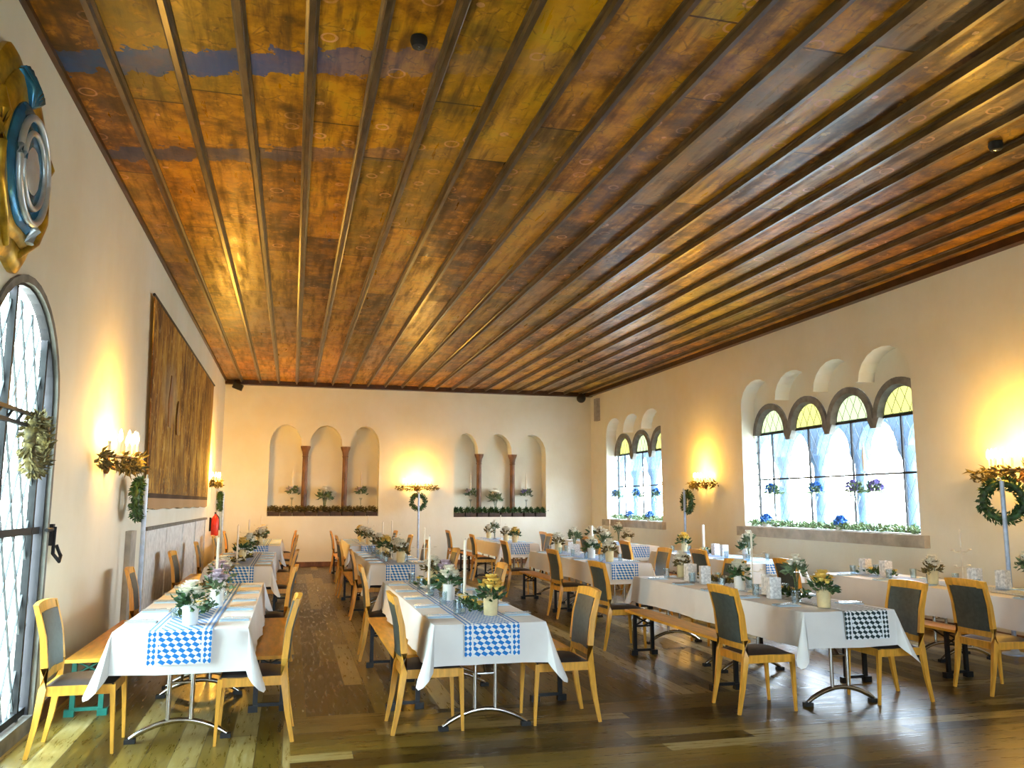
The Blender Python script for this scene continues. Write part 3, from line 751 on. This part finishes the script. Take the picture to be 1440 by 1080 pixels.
# centrepieces: (kind, offset across, distance from the near end)
ITEMS = {
    (0, 0): [('white', .03, .20), ('ggarland', .02, .75), ('votive', -.12, .60), ('lilac', .12, 1.25), ('taper', .05, 2.0), ('lilac', .06, 2.35), ('garland', -.03, 2.75), ('dark', .02, 3.1), ('votive', .15, 1.7)],
    (0, 1): [('taper', -.05, .45), ('garland', -.08, .6), ('yellow', -.02, 1.15), ('garland', 0, 1.7), ('white', .02, 2.1), ('holder', 0, 2.5), ('dark', 0, 2.95)],
    (0, 2): [('dark', .02, .35), ('lilac', 0, .9), ('holder', 0, 1.3), ('white', 0, 1.75), ('dark', 0, 2.3), ('yellow', 0, 2.9)],
    (1, 0): [('yellow', .09, .40), ('votive', -.10, .55), ('ggarland', .02, .80), ('taper', .05, 1.20), ('white', -.04, 1.45), ('garland', .0, 1.75), ('taper', -.13, 2.0), ('lilac', .05, 2.15), ('ggarland', 0, 2.55), ('dark', .05, 2.9), ('holder', .0, 3.15), ('votive', .14, 1.0)],
    (1, 1): [('dark', .05, .35), ('white', .04, .8), ('holder', 0, 1.1), ('garland', 0, 1.5), ('yellow', 0, 1.9), ('dark', -.04, 2.35), ('taper', .02, 2.6), ('white', 0, 3.0)],
    (1, 2): [('dark', 0, .4), ('holder', 0, .8), ('white', 0, 1.2), ('dark', -.05, 1.7), ('dark', 0, 2.2), ('yellow', 0, 2.8)],
    (2, 0): [('yellow', -.08, .22), ('tall', -.05, .65), ('lantern', -.12, .90), ('ggarland', .06, .95), ('lantern', .03, 1.22), ('holder', -.02, 1.42), ('white', -.05, 1.62), ('votive', .12, 1.9), ('lantern', -.07, 2.30), ('garland', .08, 2.35), ('lantern', -.06, 2.66), ('dark', .05, 3.1)],
    (2, 1): [('dark', -.08, .35), ('tall', .05, .85), ('white', -.05, 1.2), ('pillar', .1, 1.6), ('lantern', -.05, 1.9), ('tall', .05, 2.3), ('lantern', .1, 2.65), ('dark', 0, 3.05)],
    (2, 2): [('yellow', .05, .6), ('dark', 0, 1.2), ('holder', 0, 1.7), ('tall', 0, 2.3), ('dark', 0, 2.9)],
    (3, 0): [('tall', -.1, .6), ('holder', -.05, 1.45), ('lantern', .16, 1.15), ('lantern', .10, 1.45), ('dark', -.16, 1.75), ('votive', .1, 2.1), ('lantern', -.05, 2.62), ('ggarland', .0, 2.83), ('lantern', 0, 3.05)],
    (3, 1): [('tall', -.15, .5), ('white', .1, 1.0), ('lantern', .05, 1.6), ('lantern', .08, 1.95), ('ggarland', .12, 2.3), ('pillar', .25, 2.7), ('yellow', .05, 3.05)],
    (3, 2): [('dark', 0, .6), ('tall', 0, 1.1), ('holder', 0, 1.6), ('dark', 0, 2.2), ('white', 0, 2.8)],
}
for ri, R in enumerate(ROWS):
    for si in range(3):
        cx = R['cx'][si]; y0 = R['ys'][si]; row = R['n']; sec = SEC[si]; where = '%s table of the %s' % (sec, row)
        for h in (0, 1):
            use('table', make_table, (cx, y0 + .85 + 1.7 * h, 0), 0, 'folding table under cloth, %s half of %s' % (('near', 'far')[h], where), 'table', 'folding tables under the cloths')
        cl = cloth_mesh(GL, R['w'], .275, 100 + ri * 10 + si).build('tablecloth', 'cloth', None, 35); cl.location = (cx, y0 + GL / 2, 0)
        tag(cl, 'white linen tablecloth over the %s' % where, 'tablecloth', 'white tablecloths')
        dark = (ri == 2 and si == 0)
        rn = runner_obj(GL, .215, 'runner_dark' if dark else 'runner'); rn.location = (cx + (.12 if (ri, si) == (2, 0) else 0), y0 - .022, 0)
        tag(rn, '%s lozenge runner along the %s' % ('black and white' if dark else 'blue and white', where), 'table runner', 'lozenge runners')
        for side in (-1, 1):
            co = R['cl'] if side < 0 else R['cr']; bo = R['bl'] if side < 0 else R['br']
            if co is None: continue
            sn = 'left' if side < 0 else 'right'
            for e, yy in ((0, y0 + .33), (1, y0 + 3.14)):
                jit = random.Random(ri * 50 + si * 7 + side * 3 + e)
                if (ri, si) == (0, 0) and e == 0: yy = 6.30
                if (ri, si) == (2, 0) and e == 0: yy = y0 + .25
                use('chair', make_chair, (cx + co + jit.uniform(-.02, .02) * (si > 0), yy, 0), -side * -PI / 2 + (jit.uniform(-.05, .05) if not (si == 0 and e == 0) else .0), 'beech chair, dark upholstery, %s %s corner of %s' % (('near', 'far')[e], sn, where), 'chair', 'beech dining chairs')
            g = (ri, si, side) == (0, 0, -1)
            use('bench_g' if g else 'bench_b', (lambda: make_bench('green')) if g else (lambda: make_bench('black')), (cx + bo, y0 + (1.93 if g else 1.74), 0), 0,
                'pine beer bench, %s legs, along %s side of %s' % ('green' if g else 'black', sn, where), 'bench', 'pine beer benches')
        cnt = {}
        tot = {}
        for kd, *_ in ITEMS[(ri, si)]: tot[kd] = tot.get(kd, 0) + 1
        for kd, dx, dy in ITEMS[(ri, si)]:
            cnt[kd] = cnt.get(kd, 0) + 1; pre = '' if tot[kd] == 1 else ('nearest ' if cnt[kd] == 1 else ordn[cnt[kd] - 1] + ' ')
            rz = random.Random(dx * 100 + dy * 7 + ri).uniform(0, 6) if kd in VK else random.Random(dy).uniform(-.3, .3)
            if kd in VK:
                nm, mk, lb = VK[kd]; use(nm, mk, (cx + dx, y0 + dy, .7585), rz, '%s%s on the %s' % (pre, lb, where), 'vase', 'flower vases on the tables', 1.0 if si == 0 else 1.12)
            else:
                mk, ct, lb, gp = OTH[kd]; use(kd, mk, (cx + dx, y0 + dy, .7585), rz, '%s%s on the %s' % (pre, lb, where), ct, gp)
        for side in (-1, 1):
            sn = 'left' if side < 0 else 'right'
            for k in range(5):
                y = y0 + .42 + k * .64; x = cx + side * (R['w'] / 2 - .115)
                lb = '%s place from near end, %s side, %s' % (ordn[k], sn, where.replace(' table of the ', ' table, '))
                use('napkin', make_napkin, (x, y, .7525), 0, 'folded napkin, ' + lb, 'napkin', 'pale blue napkins')
                if si < 2:
                    use('knife', make_knife, (x, y - .035, .7640), 0 if side > 0 else PI, 'knife, ' + lb, 'knife', 'table knives')
                    use('fork', make_fork, (x, y + .03, .7655), 0 if side > 0 else PI, 'fork, ' + lb, 'fork', 'table forks')
                if si < 2 and ri > 0:
                    use('tumbler', make_tumbler, (x - side * .15, y + .09, .7528), 0, 'drinking glass, ' + lb, 'glass', 'drinking glasses')

# ------------------------------------------------------------------ wall sconces, wreaths and poles
def make_sconce():
    """half-round iron crown with candle lamps, built toward +y from the wall plane y=0"""
    r = empty('wall_sconce')
    pl = MB(); pl.lathe([(.07, 0), (.07, .02), (.05, .03)], n=14); o = pl.build('wall_plate', 'rust', r, True); o.rotation_euler = (-PI / 2, 0, 0)
    a = MB(); a.path([(0, .02, 0), (0, .12, -.05), (0, .16, .0), (0, .16, .04)], .012, 7); a.path([(-.40 + .8 * k / 12, .05 + .16 * math.sin(PI * k / 12), .05) for k in range(13)], .011, 6)
    a.build('iron_arm', 'rust', r, True)
    for k in range(8):
        x = -.34 + .68 * k / 7; y = .05 + .16 * math.sin(PI * (x + .4) / .8)
        c = MB(); c.lathe([(.026, 0), (.03, .01), (.012, .02), (.012, .11)], (x, y, .055), 8); cc = c.build('candle_sleeve', 'wax', r, True)
        MB().lathe([(.006, 0), (.015, .02), (.017, .04), (.010, .075), (.002, .095)], (x, y, .165), 8).build('bulb', 'bulb', cc, True)
    rnd = random.Random(4); g = MB()
    for k in range(260):
        x = rnd.uniform(-.56, .56); y = .05 + .15 * math.sin(PI * max(0, min(1, (x + .4) / .8))); q = rnd.uniform(0, 2 * PI)
        g.leaf((x, y + rnd.uniform(-.02, .04), rnd.uniform(-.03, .07)), (rnd.uniform(-1, 1), rnd.uniform(-.1, 1), rnd.uniform(-.9, .6)), rnd.uniform(.05, .11), .03, rnd)
    g.build('dried_garland', 'leafd', r)
    return r
def make_wreath(leafm='leaf'):
    """ring in the x-z plane, centre at origin"""
    r = empty('green_wreath'); rnd = random.Random(8); R = .165
    MB().path([(R * math.cos(2 * PI * k / 24), 0, R * math.sin(2 * PI * k / 24)) for k in range(25)], .035, 8, False).build('ring', leafm, r, True)
    m = MB()
    for _ in range(420):
        a = rnd.uniform(0, 2 * PI); b = rnd.uniform(0, 2 * PI)
        c = Vector((math.cos(a), 0, math.sin(a))); o = c * math.cos(b) + Vector((0, 1, 0)) * math.sin(b)
        m.leaf(c * R + o * .03, o + Vector((-math.sin(a), 0, math.cos(a))) * rnd.uniform(.2, 1.2), .055, .022, rnd)
    m.build('foliage', leafm, r); return r
def make_pole():
    r = empty('pole_stand')
    MB().lathe([(.13, 0), (.13, .015), (.05, .03), (.03, .06)], n=20).build('base', 'pblue', r, True)
    MB().path([(0, 0, .03), (0, 0, 1.86)], .024, 12).build('pole', 'pblue', r, True)
    MB().path([(0, 0, 1.86), (0, .02, 1.90), (0, .05, 1.90), (0, .06, 1.86)], .007, 6).build('hook', 'pblue', r, True)
    return r
SC = [  # sconce loc, rz, pole loc, pole rz (hook dir), wreath turn, words, wreath scale
    ((XL, 8.75, 2.03), -PI / 2, (-1.53, 9.75), PI / 2, 'on the left wall beside the tapestry', 1.0),
    ((XL, 19.3, 2.03), -PI / 2, (-1.60, 21.35), PI / 2, 'on the left wall near the back corner', 1.0),
    ((3.20, YB, 2.02), PI, (3.20, 21.75), PI, 'on the back wall between the two niches', 1.0),
    ((XR, 15.45, 2.0), PI / 2, (7.55, 15.25), -PI / 2, 'on the right wall between the two windows', 1.0),
    ((XR, 7.75, 2.0), PI / 2, (7.62, 7.60), -PI / 2, 'on the right wall nearer than the large window', 1.1)]
for i, (l, rz, pl, prz, words, ws) in enumerate(SC):
    use('sconce', make_sconce, (l[0], l[1], l[2] - (.07 if i in (0, 4) else .03)), rz, 'glowing candle sconce with dried garland %s' % words, 'sconce', 'candle sconces', 1.25 if i in (0, 4) else 1.0)
    use('pole', make_pole, (pl[0], pl[1], 0), (prz - PI / 2) if False else 0, 'pale blue pole stand %s' % words.replace('on the', 'by the', 1), 'stand', 'pale blue pole stands')
    side = Vector((0, 1, 0)) if i < 99 else None
    fac = [PI / 2, PI / 2, 0, PI / 2, -PI / 4][i]
    off = [(-.065, 0), (-.065, 0), (0, .065), (.065, 0), (.05, .05)][i]
    w = use('wreath', make_wreath, (pl[0] + off[0], pl[1] + off[1], 1.64), fac, 'dark green wreath hung on the pole %s' % words.replace('on the', 'by the', 1), 'wreath', 'wreaths on the poles', ws * 1.08)
    li = bpy.data.lights.new('sconce_lamp', 'POINT'); li.color = (1, .49, .05); li.energy = [34, 85, 28, 30, 36][i]; li.shadow_soft_size = .15
    lo = bpy.data.objects.new('sconce_lamp', li); col.objects.link(lo)
    n = Vector((math.sin(-rz), math.cos(rz), 0)); lo.location = Vector(l) + Vector((-math.sin(rz), math.cos(rz), 0)) * .30 + Vector((0, 0, .36))
w = make_wreath('leafd'); w.location = (XL + .02, 6.42, 2.0); w.rotation_euler = (0, 0, PI / 2); w.scale = (1, 1.2, 1.05)
tag(w, 'yellow-green wreath hung on the iron bar of the arched glass door', 'wreath')

# ------------------------------------------------------------------ wall pieces
def tapestry():
    y0, y1, z0, z1 = 10.6, 18.62, 1.52, 4.08; m = MB(); nx, nz = 40, 10; vs = []; fs = []
    for s in (0, 1):
        for i in range(nx + 1):
            for j in range(nz + 1):
                y = y0 + (y1 - y0) * i / nx; z = z0 + (z1 - z0) * j / nz
                if j == 0: z += .01 * math.sin(i)
                y += (1 - j / nz) * .35 * (1 - i / nx) if True else 0
                vs.append((XL + .05 + .012 * math.sin(i * .9 + j * .1) * (1.2 - j / nz) - s * .012, y, z))
    q = lambda s, i, j: s * (nx + 1) * (nz + 1) + i * (nz + 1) + j
    for i in range(nx):
        for j in range(nz):
            for s in (0, 1): fs.append((q(s, i, j), q(s, i + 1, j), q(s, i + 1, j + 1), q(s, i, j + 1)))
    for i in range(nx):
        for j in (0, nz): fs.append((q(0, i, j), q(0, i + 1, j), q(1, i + 1, j), q(1, i, j)))
    for j in range(nz):
        for i in (0, nx): fs.append((q(0, i, j), q(0, i, j + 1), q(1, i, j + 1), q(1, i, j)))
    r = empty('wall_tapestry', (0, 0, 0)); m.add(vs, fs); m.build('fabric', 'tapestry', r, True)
    MB().path([(XL + .05, y0 - .06, z1 + .01), (XL + .05, y1 + .06, z1 + .01)], .018, 8).build('hanging_rod', 'iron', r)
    # woven figure and motif patches, as darker cloth inlays
    for (y, z, w, h) in ((12.35, 3.0, .34, .72), (13.2, 2.85, .28, .5)):
        MB().prism([(y - w * .3, z - h / 2), (y + w * .3, z - h / 2), (y + w / 2, z - h * .1), (y + w * .25, z + h * .3), (y + w * .15, z + h / 2), (y - w * .15, z + h / 2), (y - w * .3, z + h * .3), (y - w / 2, z)], 'x', XL + .055, XL + .066).build('woven_figure', 'rust', r)
    tag(r, 'large gold-brown tapestry hanging on the left wall above the rail', 'tapestry')
tapestry()

def cartouche():
    r = empty('wall_cartouche', (XL, 5.42, 3.66)); N = 72
    def lobed(sc, x0, x1, lob, mat, name, sy=1., dz=0, par=None):
        m = MB(); rings = [(1.0, x0), (1.0, x0 + (x1 - x0) * .45), (.93, x0 + (x1 - x0) * .85), (.80, x1), (.68, x1 - .01), (.60, x1 + .006), (0.0, x1 + .006)]
        vs = []; fs = []
        for s, x in rings:
            for k in range(N):
                a = 2 * PI * k / N; rr = 1 + lob * math.cos(6 * a + .4) + lob * .5 * math.cos(10 * a)
                vs.append((x, sc * .60 * sy * rr * s * math.cos(a), dz + sc * .655 * rr * s * math.sin(a)))
        for i in range(len(rings) - 1):
            for k in range(N): fs.append((i * N + k, i * N + (k + 1) % N, (i + 1) * N + (k + 1) % N, (i + 1) * N + k))
        m.add(vs, fs); return m.build(name, mat, par or r, True)
    lobed(1.0, .0, .07, .045, 'gold', 'gilded_frame'); 
    ig = lobed(.80, .05, .11, .03, 'gold', 'inner_frame')
    lobed(.60, .09, .14, .02, 'azure', 'blue_field', 1., -.05)
    m = MB()
    for R_, rr in ((.28, .022), (.20, .018)):
        m.path([(.15, R_ * math.cos(2 * PI * k / 32), -.06 + R_ * 1.15 * math.sin(2 * PI * k / 32)) for k in range(33)], rr, 8, False)
    m.build('silver_ring', 'silver', r, True)
    MB().ball((.12, 0, -.06), .17, 16, 8, (.25, 1, 1.1)).build('silver_boss', 'silver', r, True)
    c = MB()
    for k in range(7):
        a = -.9 + .3 * k; c.path([(.09, .0, .36), (.11, .12 * math.sin(a), .40 + .07 * math.cos(a)), (.08, .22 * math.sin(a), .40 + .19 * math.cos(a))], [.03, .045, .02], 7)
    c.build('crest', 'azure', r, True)
    MB().path([(.10, .12, -.32), (.13, .13, -.40), (.12, .12, -.48)], [.03, .05, .03], 8).build('silver_drop', 'silver', r, True)
    c = MB()
    for s in (-1, 1):
        c.path([(.07, s * .40, .28), (.10, s * .44, .12), (.09, s * .43, -.05), (.09, s * .42, -.25), (.09, s * .30, -.42), (.07, s * .12, -.56)], [.02, .045, .04, .045, .04, .02], 8)
    c.build('scroll', 'gold', r, True)
    tag(r, 'gilded wall cartouche with blue field and silver rings, upper left wall', 'cartouche')
cartouche()

e = empty('fire_extinguisher', (XL + .12, 19.75, .88)); MB().lathe([(.07, 0), (.08, .02), (.08, .36), (.05, .42), (.025, .45), (.025, .48)], n=14).build('cylinder', 'red', e, True)
MB().box((0, 0, .50), (.03, .12, .03)).build('handle', 'rubber', e); MB().path([(0, .03, .49), (.07, .07, .40), (.09, .06, .12)], .012, 7).build('hose', 'rubber', e, True); MB().box((-.10, 0, .25), (.04, .05, .3)).build('wall_bracket', 'iron', e)
tag(e, 'red fire extinguisher on the left wall near the back corner', 'fire extinguisher')
e = empty('ceiling_speaker', (-1.42, 21.75, 4.50)); MB().box((0, 0, 0), (.24, .16, .14), Matrix.Rotation(.35, 3, 'Y')).build('housing', 'rubber', e); MB().box((-.08, .06, .10), (.04, .04, .12)).build('bracket', 'iron', e)
tag(e, 'small black box speaker under the ceiling, back left corner', 'speaker')
e = empty('ceiling_speaker', (7.72, 21.8, 4.52)); MB().ball((0, 0, 0), .13, 12, 8).build('housing', 'rubber', e, True); MB().box((.05, 0, .09), (.12, .08, .10)).build('bracket', 'iron', e)
tag(e, 'round black speaker under the ceiling, back right corner', 'speaker')
e = empty('wall_speaker', (XR - .05, 21.55, 4.3)); MB().box((0, 0, -.12), (.10, .22, .62)).build('housing', 'grey', e); MB().box((-.052, 0, -.12), (.006, .18, .56)).build('grille', 'grey', e)
tag(e, 'slim grey wall speaker high on right wall by the back corner', 'speaker')
for (x, y, w) in ((.71, 5.2, 'nearest the camera, left of centre'), (5.78, 5.54, 'near the right edge of the picture'), (5.94, 16.8, 'toward the back wall')):
    e = empty('ceiling_spotlight', (x, y, ZC)); MB().lathe([(.055, 0), (.06, -.03), (.045, -.07), (.03, -.075)], n=16).build('housing', 'rubber', e, True); MB().lathe([(.028, -.074), (.001, -.078)], n=12).build('lens', 'vglass', e)
    tag(e, 'small black round ceiling spotlight %s' % w, 'spotlight', 'ceiling spotlights')

# ------------------------------------------------------------------ flowers on sills and in niches
def sill_garland(name, y0, y1, x, z, n, seed, matn, label, ax='y', h=.14):
    rnd = random.Random(seed); m = MB()
    for _ in range(n):
        t = rnd.uniform(y0, y1); d = rnd.uniform(-.09, .09); p = (x + d, t, z + rnd.uniform(0, h * .5)) if ax == 'y' else (t, x + d, z + rnd.uniform(0, h * .5))
        m.leaf(p, (rnd.uniform(-1, 1), rnd.uniform(-1, 1), rnd.uniform(.1, 1.3)), rnd.uniform(.06, .12), .032, rnd)
    o = m.build(name, matn); tag(o, label, 'greenery', None, 'stuff'); return o
sill_garland('sill_greenery', 9.6, 13.9, XR + .12, 1.205, 900, 1, 'leafw', 'pale green trailing greenery along the sill of the large window')
sill_garland('sill_greenery', 17.65, 20.9, XR + .12, 1.205, 550, 2, 'leafw', 'pale green trailing greenery along the sill of the smaller window')
def make_hydrangea(mat):
    r = empty('hydrangea'); rnd = random.Random(3); m = MB()
    for _ in range(90):
        a, e = rnd.uniform(0, 6.28), rnd.uniform(-.6, 1.5); d = Vector((math.cos(a) * math.cos(e), math.sin(a) * math.cos(e), math.sin(e)))
        m.leaf(d * .05 + Vector((0, 0, .09)), d, .045, .04, rnd)
    m.ball((0, 0, .09), .055, 8, 6); m.build('blossom', mat, r); MB().lathe([(.05, 0), (.06, .05), (.055, .055)], n=10).build('pot', 'ceramic', r, True); return r
def make_stemvase(mat):
    r = empty('stem_vase'); MB().lathe([(.06, 0), (.06, .008), (.012, .03), (.012, .40), (.05, .50), (.052, .52)], n=12).build('vase', 'vglass', r, True)
    foliage(90, .12, .58, 41, .09, .04).build('foliage', 'leaf2', r); rnd = random.Random(5)
    b = MB()
    for _ in range(80):
        a, e = rnd.uniform(0, 6.28), rnd.uniform(-.6, 1.5); d = Vector((math.cos(a) * math.cos(e), math.sin(a) * math.cos(e), math.sin(e))); b.leaf(d * .06 + Vector((-.05, .03, .66)), d, .055, .05, rnd)
    b.build('blossom', mat, r)
    return r
for i, (y, w) in enumerate(((13.45, 'left end'), (11.35, 'middle'))): use('hyd', lambda: make_hydrangea('blue'), (XR + .12, y, 1.206), 0, 'blue hydrangea in a pot at %s of the large window sill' % w, 'flower', 'blue hydrangeas on sills', 1.3)
for i, (y, w) in enumerate(((19.75, 'middle'), (18.55, 'right part'))): use('hyd', None, (XR + .12, y, 1.206), 0, 'blue hydrangea in a pot at %s of the smaller window sill' % w, 'flower', 'blue hydrangeas on sills', 1.3)
for i, (y, w) in enumerate(((13.2, 'leftmost'), (12.0, 'second from left'))): use('sv', lambda: make_stemvase('blue'), (XR + .14, y, 1.206), i * 2, '%s tall glass of blue flowers in the large window' % w, 'vase', 'tall glasses of flowers')
for i, (y, w) in enumerate(((10.95, 'third from left'), (10.55, 'rightmost'))): use('svv', lambda: make_stemvase('violet'), (XR + .14, y, 1.206), i * 2, '%s tall glass of violet flowers in the large window' % w, 'vase', 'tall glasses of flowers')
for i, (y, w) in enumerate(((20.6, 'left'), (19.3, 'middle'), (18.2, 'right'))): use('sv', None, (XR + .14, y, 1.206), i, '%s tall glass of blue flowers in the smaller window' % w, 'vase', 'tall glasses of flowers')
def make_bigcandle():
    r = empty('tall_candle_stand'); MB().lathe([(.07, 0), (.07, .01), (.012, .03), (.012, .90), (.05, .93)], n=12).build('stand', 'vglass', r, True)
    MB().lathe([(.022, .93), (.024, 1.0), (.03, 1.15), (.012, 1.34), (.002, 1.38)], n=12).build('candle', 'wax', r, True); return r
use('bc', make_bigcandle, (XR + .12, 10.72, 1.206), 0, 'tall flame-shaped ivory candle standing in the large window', 'candle', 'tall candles on stands', .95)
# niches
def make_planter():
    r = empty('planter'); MB().box((0, 0, .045), (.24, .14, .09)).build('box', 'soil', r); foliage(110, .12, .11, 77, .08, .04, .7).build('foliage', 'leafd', r); return r
def make_planterg():
    r = empty('planter'); MB().box((0, 0, .045), (.24, .14, .09)).build('box', 'soil', r); foliage(110, .12, .11, 79, .08, .04, .7).build('foliage', 'leaf', r); return r
pos = ('leftmost', 'second from left', 'third from left', 'fourth from left', 'fifth from left', 'sixth from left', 'seventh from left', 'eighth from left', 'ninth from left')
for k in range(9): use('plA', make_planter, (-.44 + k * .31, YB + .088, 1.272), 0, '%s dark planter with brown-green leaves on left niche ledge' % pos[k], 'planter', 'planters in the left niche', 1.2)
for k in range(8): use('plB', make_planterg, (4.36 + k * .328, YB + .088, 1.242), 0, '%s dark planter with green leaves on right niche ledge' % pos[k], 'planter', 'planters in the right niche', 1.2)
def make_nichevase(mat):
    r = empty('stem_vase'); MB().lathe([(.06, 0), (.06, .008), (.014, .03), (.014, .40), (.05, .47)], n=12).build('vase', 'vglass', r, True)
    foliage(80, .15, .60, 45, .10, .05).build('foliage', 'leaf2', r); 
    for k in range(6): blossom(.07, k, None, (.12 * math.cos(k * 1.3), .06 * math.sin(k * 1.3), .68 + .03 * (k % 2))).build('blossom', mat, r)
    MB().lathe([(.014, .6), (.022, .85), (.014, 1.08), (.003, 1.22)], n=8).build('candle', 'wax', r, True)
    return r
for (x, z, k, w) in ((.0, 1.272, 'w', 'left in the left niche'), (1.76, 1.272, 'w', 'right in the left niche'), (4.72, 1.242, 'w', 'left in the right niche'), (6.30, 1.242, 'v', 'right in the right niche')):
    use('nv' + k, (lambda: make_nichevase('rosep')) if k == 'w' else (lambda: make_nichevase('violet')), (x, YB + .24, z), .6, 'tall glass with flowers and candle, %s' % w, 'vase', 'tall glasses in the niches')
for (x, z, w) in ((.83, 1.272, 'left'), (5.42, 1.242, 'right')):
    use('tall_vase', None, (x, YB + .25, z), .3, 'smaller glass of white flowers in the middle of the %s niche' % w, 'vase', 'small niche glasses', 1.9)

# ------------------------------------------------------------------ daylight
wd = bpy.data.worlds.new('World'); scene.world = wd; wd.use_nodes = True; t = wd.node_tree; bg = t.nodes['Background']
tc = t.nodes.new('ShaderNodeTexCoord'); x, y, z = sep(t, tc.outputs['Generated'])
sky = ramp(t, ma(t, 'ADD', ma(t, 'MULTIPLY', z, .5), .5), [(.40, (.70, .82, .88)), (.50, (.86, .96, 1.0)), (.75, (.66, .84, 1.0))])
t.links.new(sky, bg.inputs[0]); bg.inputs[1].default_value = 19.0
def portal(loc, rot, sx, sy):
    l = bpy.data.lights.new('daylight_opening', 'AREA'); l.shape = 'RECTANGLE'; l.size = sx; l.size_y = sy; l.cycles.is_portal = True
    o = bpy.data.objects.new('daylight_opening', l); o.location = loc; o.rotation_euler = rot; col.objects.link(o)
for (a, b) in ((9.5, 13.98), (17.55, 21.0)): portal((XR + .5, (a + b) / 2, 2.4), (0, PI / 2, 0), 2.6, b - a)
portal((XL - .2, 6.08, 1.6), (0, -PI / 2, 0), 3.0, 1.6)
for h in fr: portal(((h[0][0] + h[1][0]) / 2, YF - .36, (h[0][1] + h[2][1]) / 2), (PI / 2, 0, 0), h[1][0] - h[0][0], h[2][1] - h[0][1])

# ------------------------------------------------------------------ camera
F = Vector((.25113505, .95739025, .14260114)); Rv = Vector((.96718971, -.25404502, .00227897)); U = Rv.cross(F)
cam = bpy.data.cameras.new('camera'); co = bpy.data.objects.new('camera', cam); col.objects.link(co)
co.matrix_world = Matrix(((Rv.x, U.x, -F.x, 0), (Rv.y, U.y, -F.y, 0), (Rv.z, U.z, -F.z, 1.6), (0, 0, 0, 1)))
cam.sensor_width = 36; cam.lens = 1167.637 * 36 / 1440; cam.clip_start = .05; cam.clip_end = 200
scene.camera = co
vs = scene.view_settings; vs.view_transform = 'Standard'; vs.look = 'None'; vs.gamma = 1; vs.use_curve_mapping = False; vs.exposure = 1.35
try:
    scene.cycles.use_denoising = True; scene.cycles.denoiser = 'OPENIMAGEDENOISE'; scene.cycles.max_bounces = 10; scene.cycles.diffuse_bounces = 6; scene.cycles.transparent_max_bounces = 16; scene.cycles.sample_clamp_indirect = 6
except Exception as ex: print(ex)
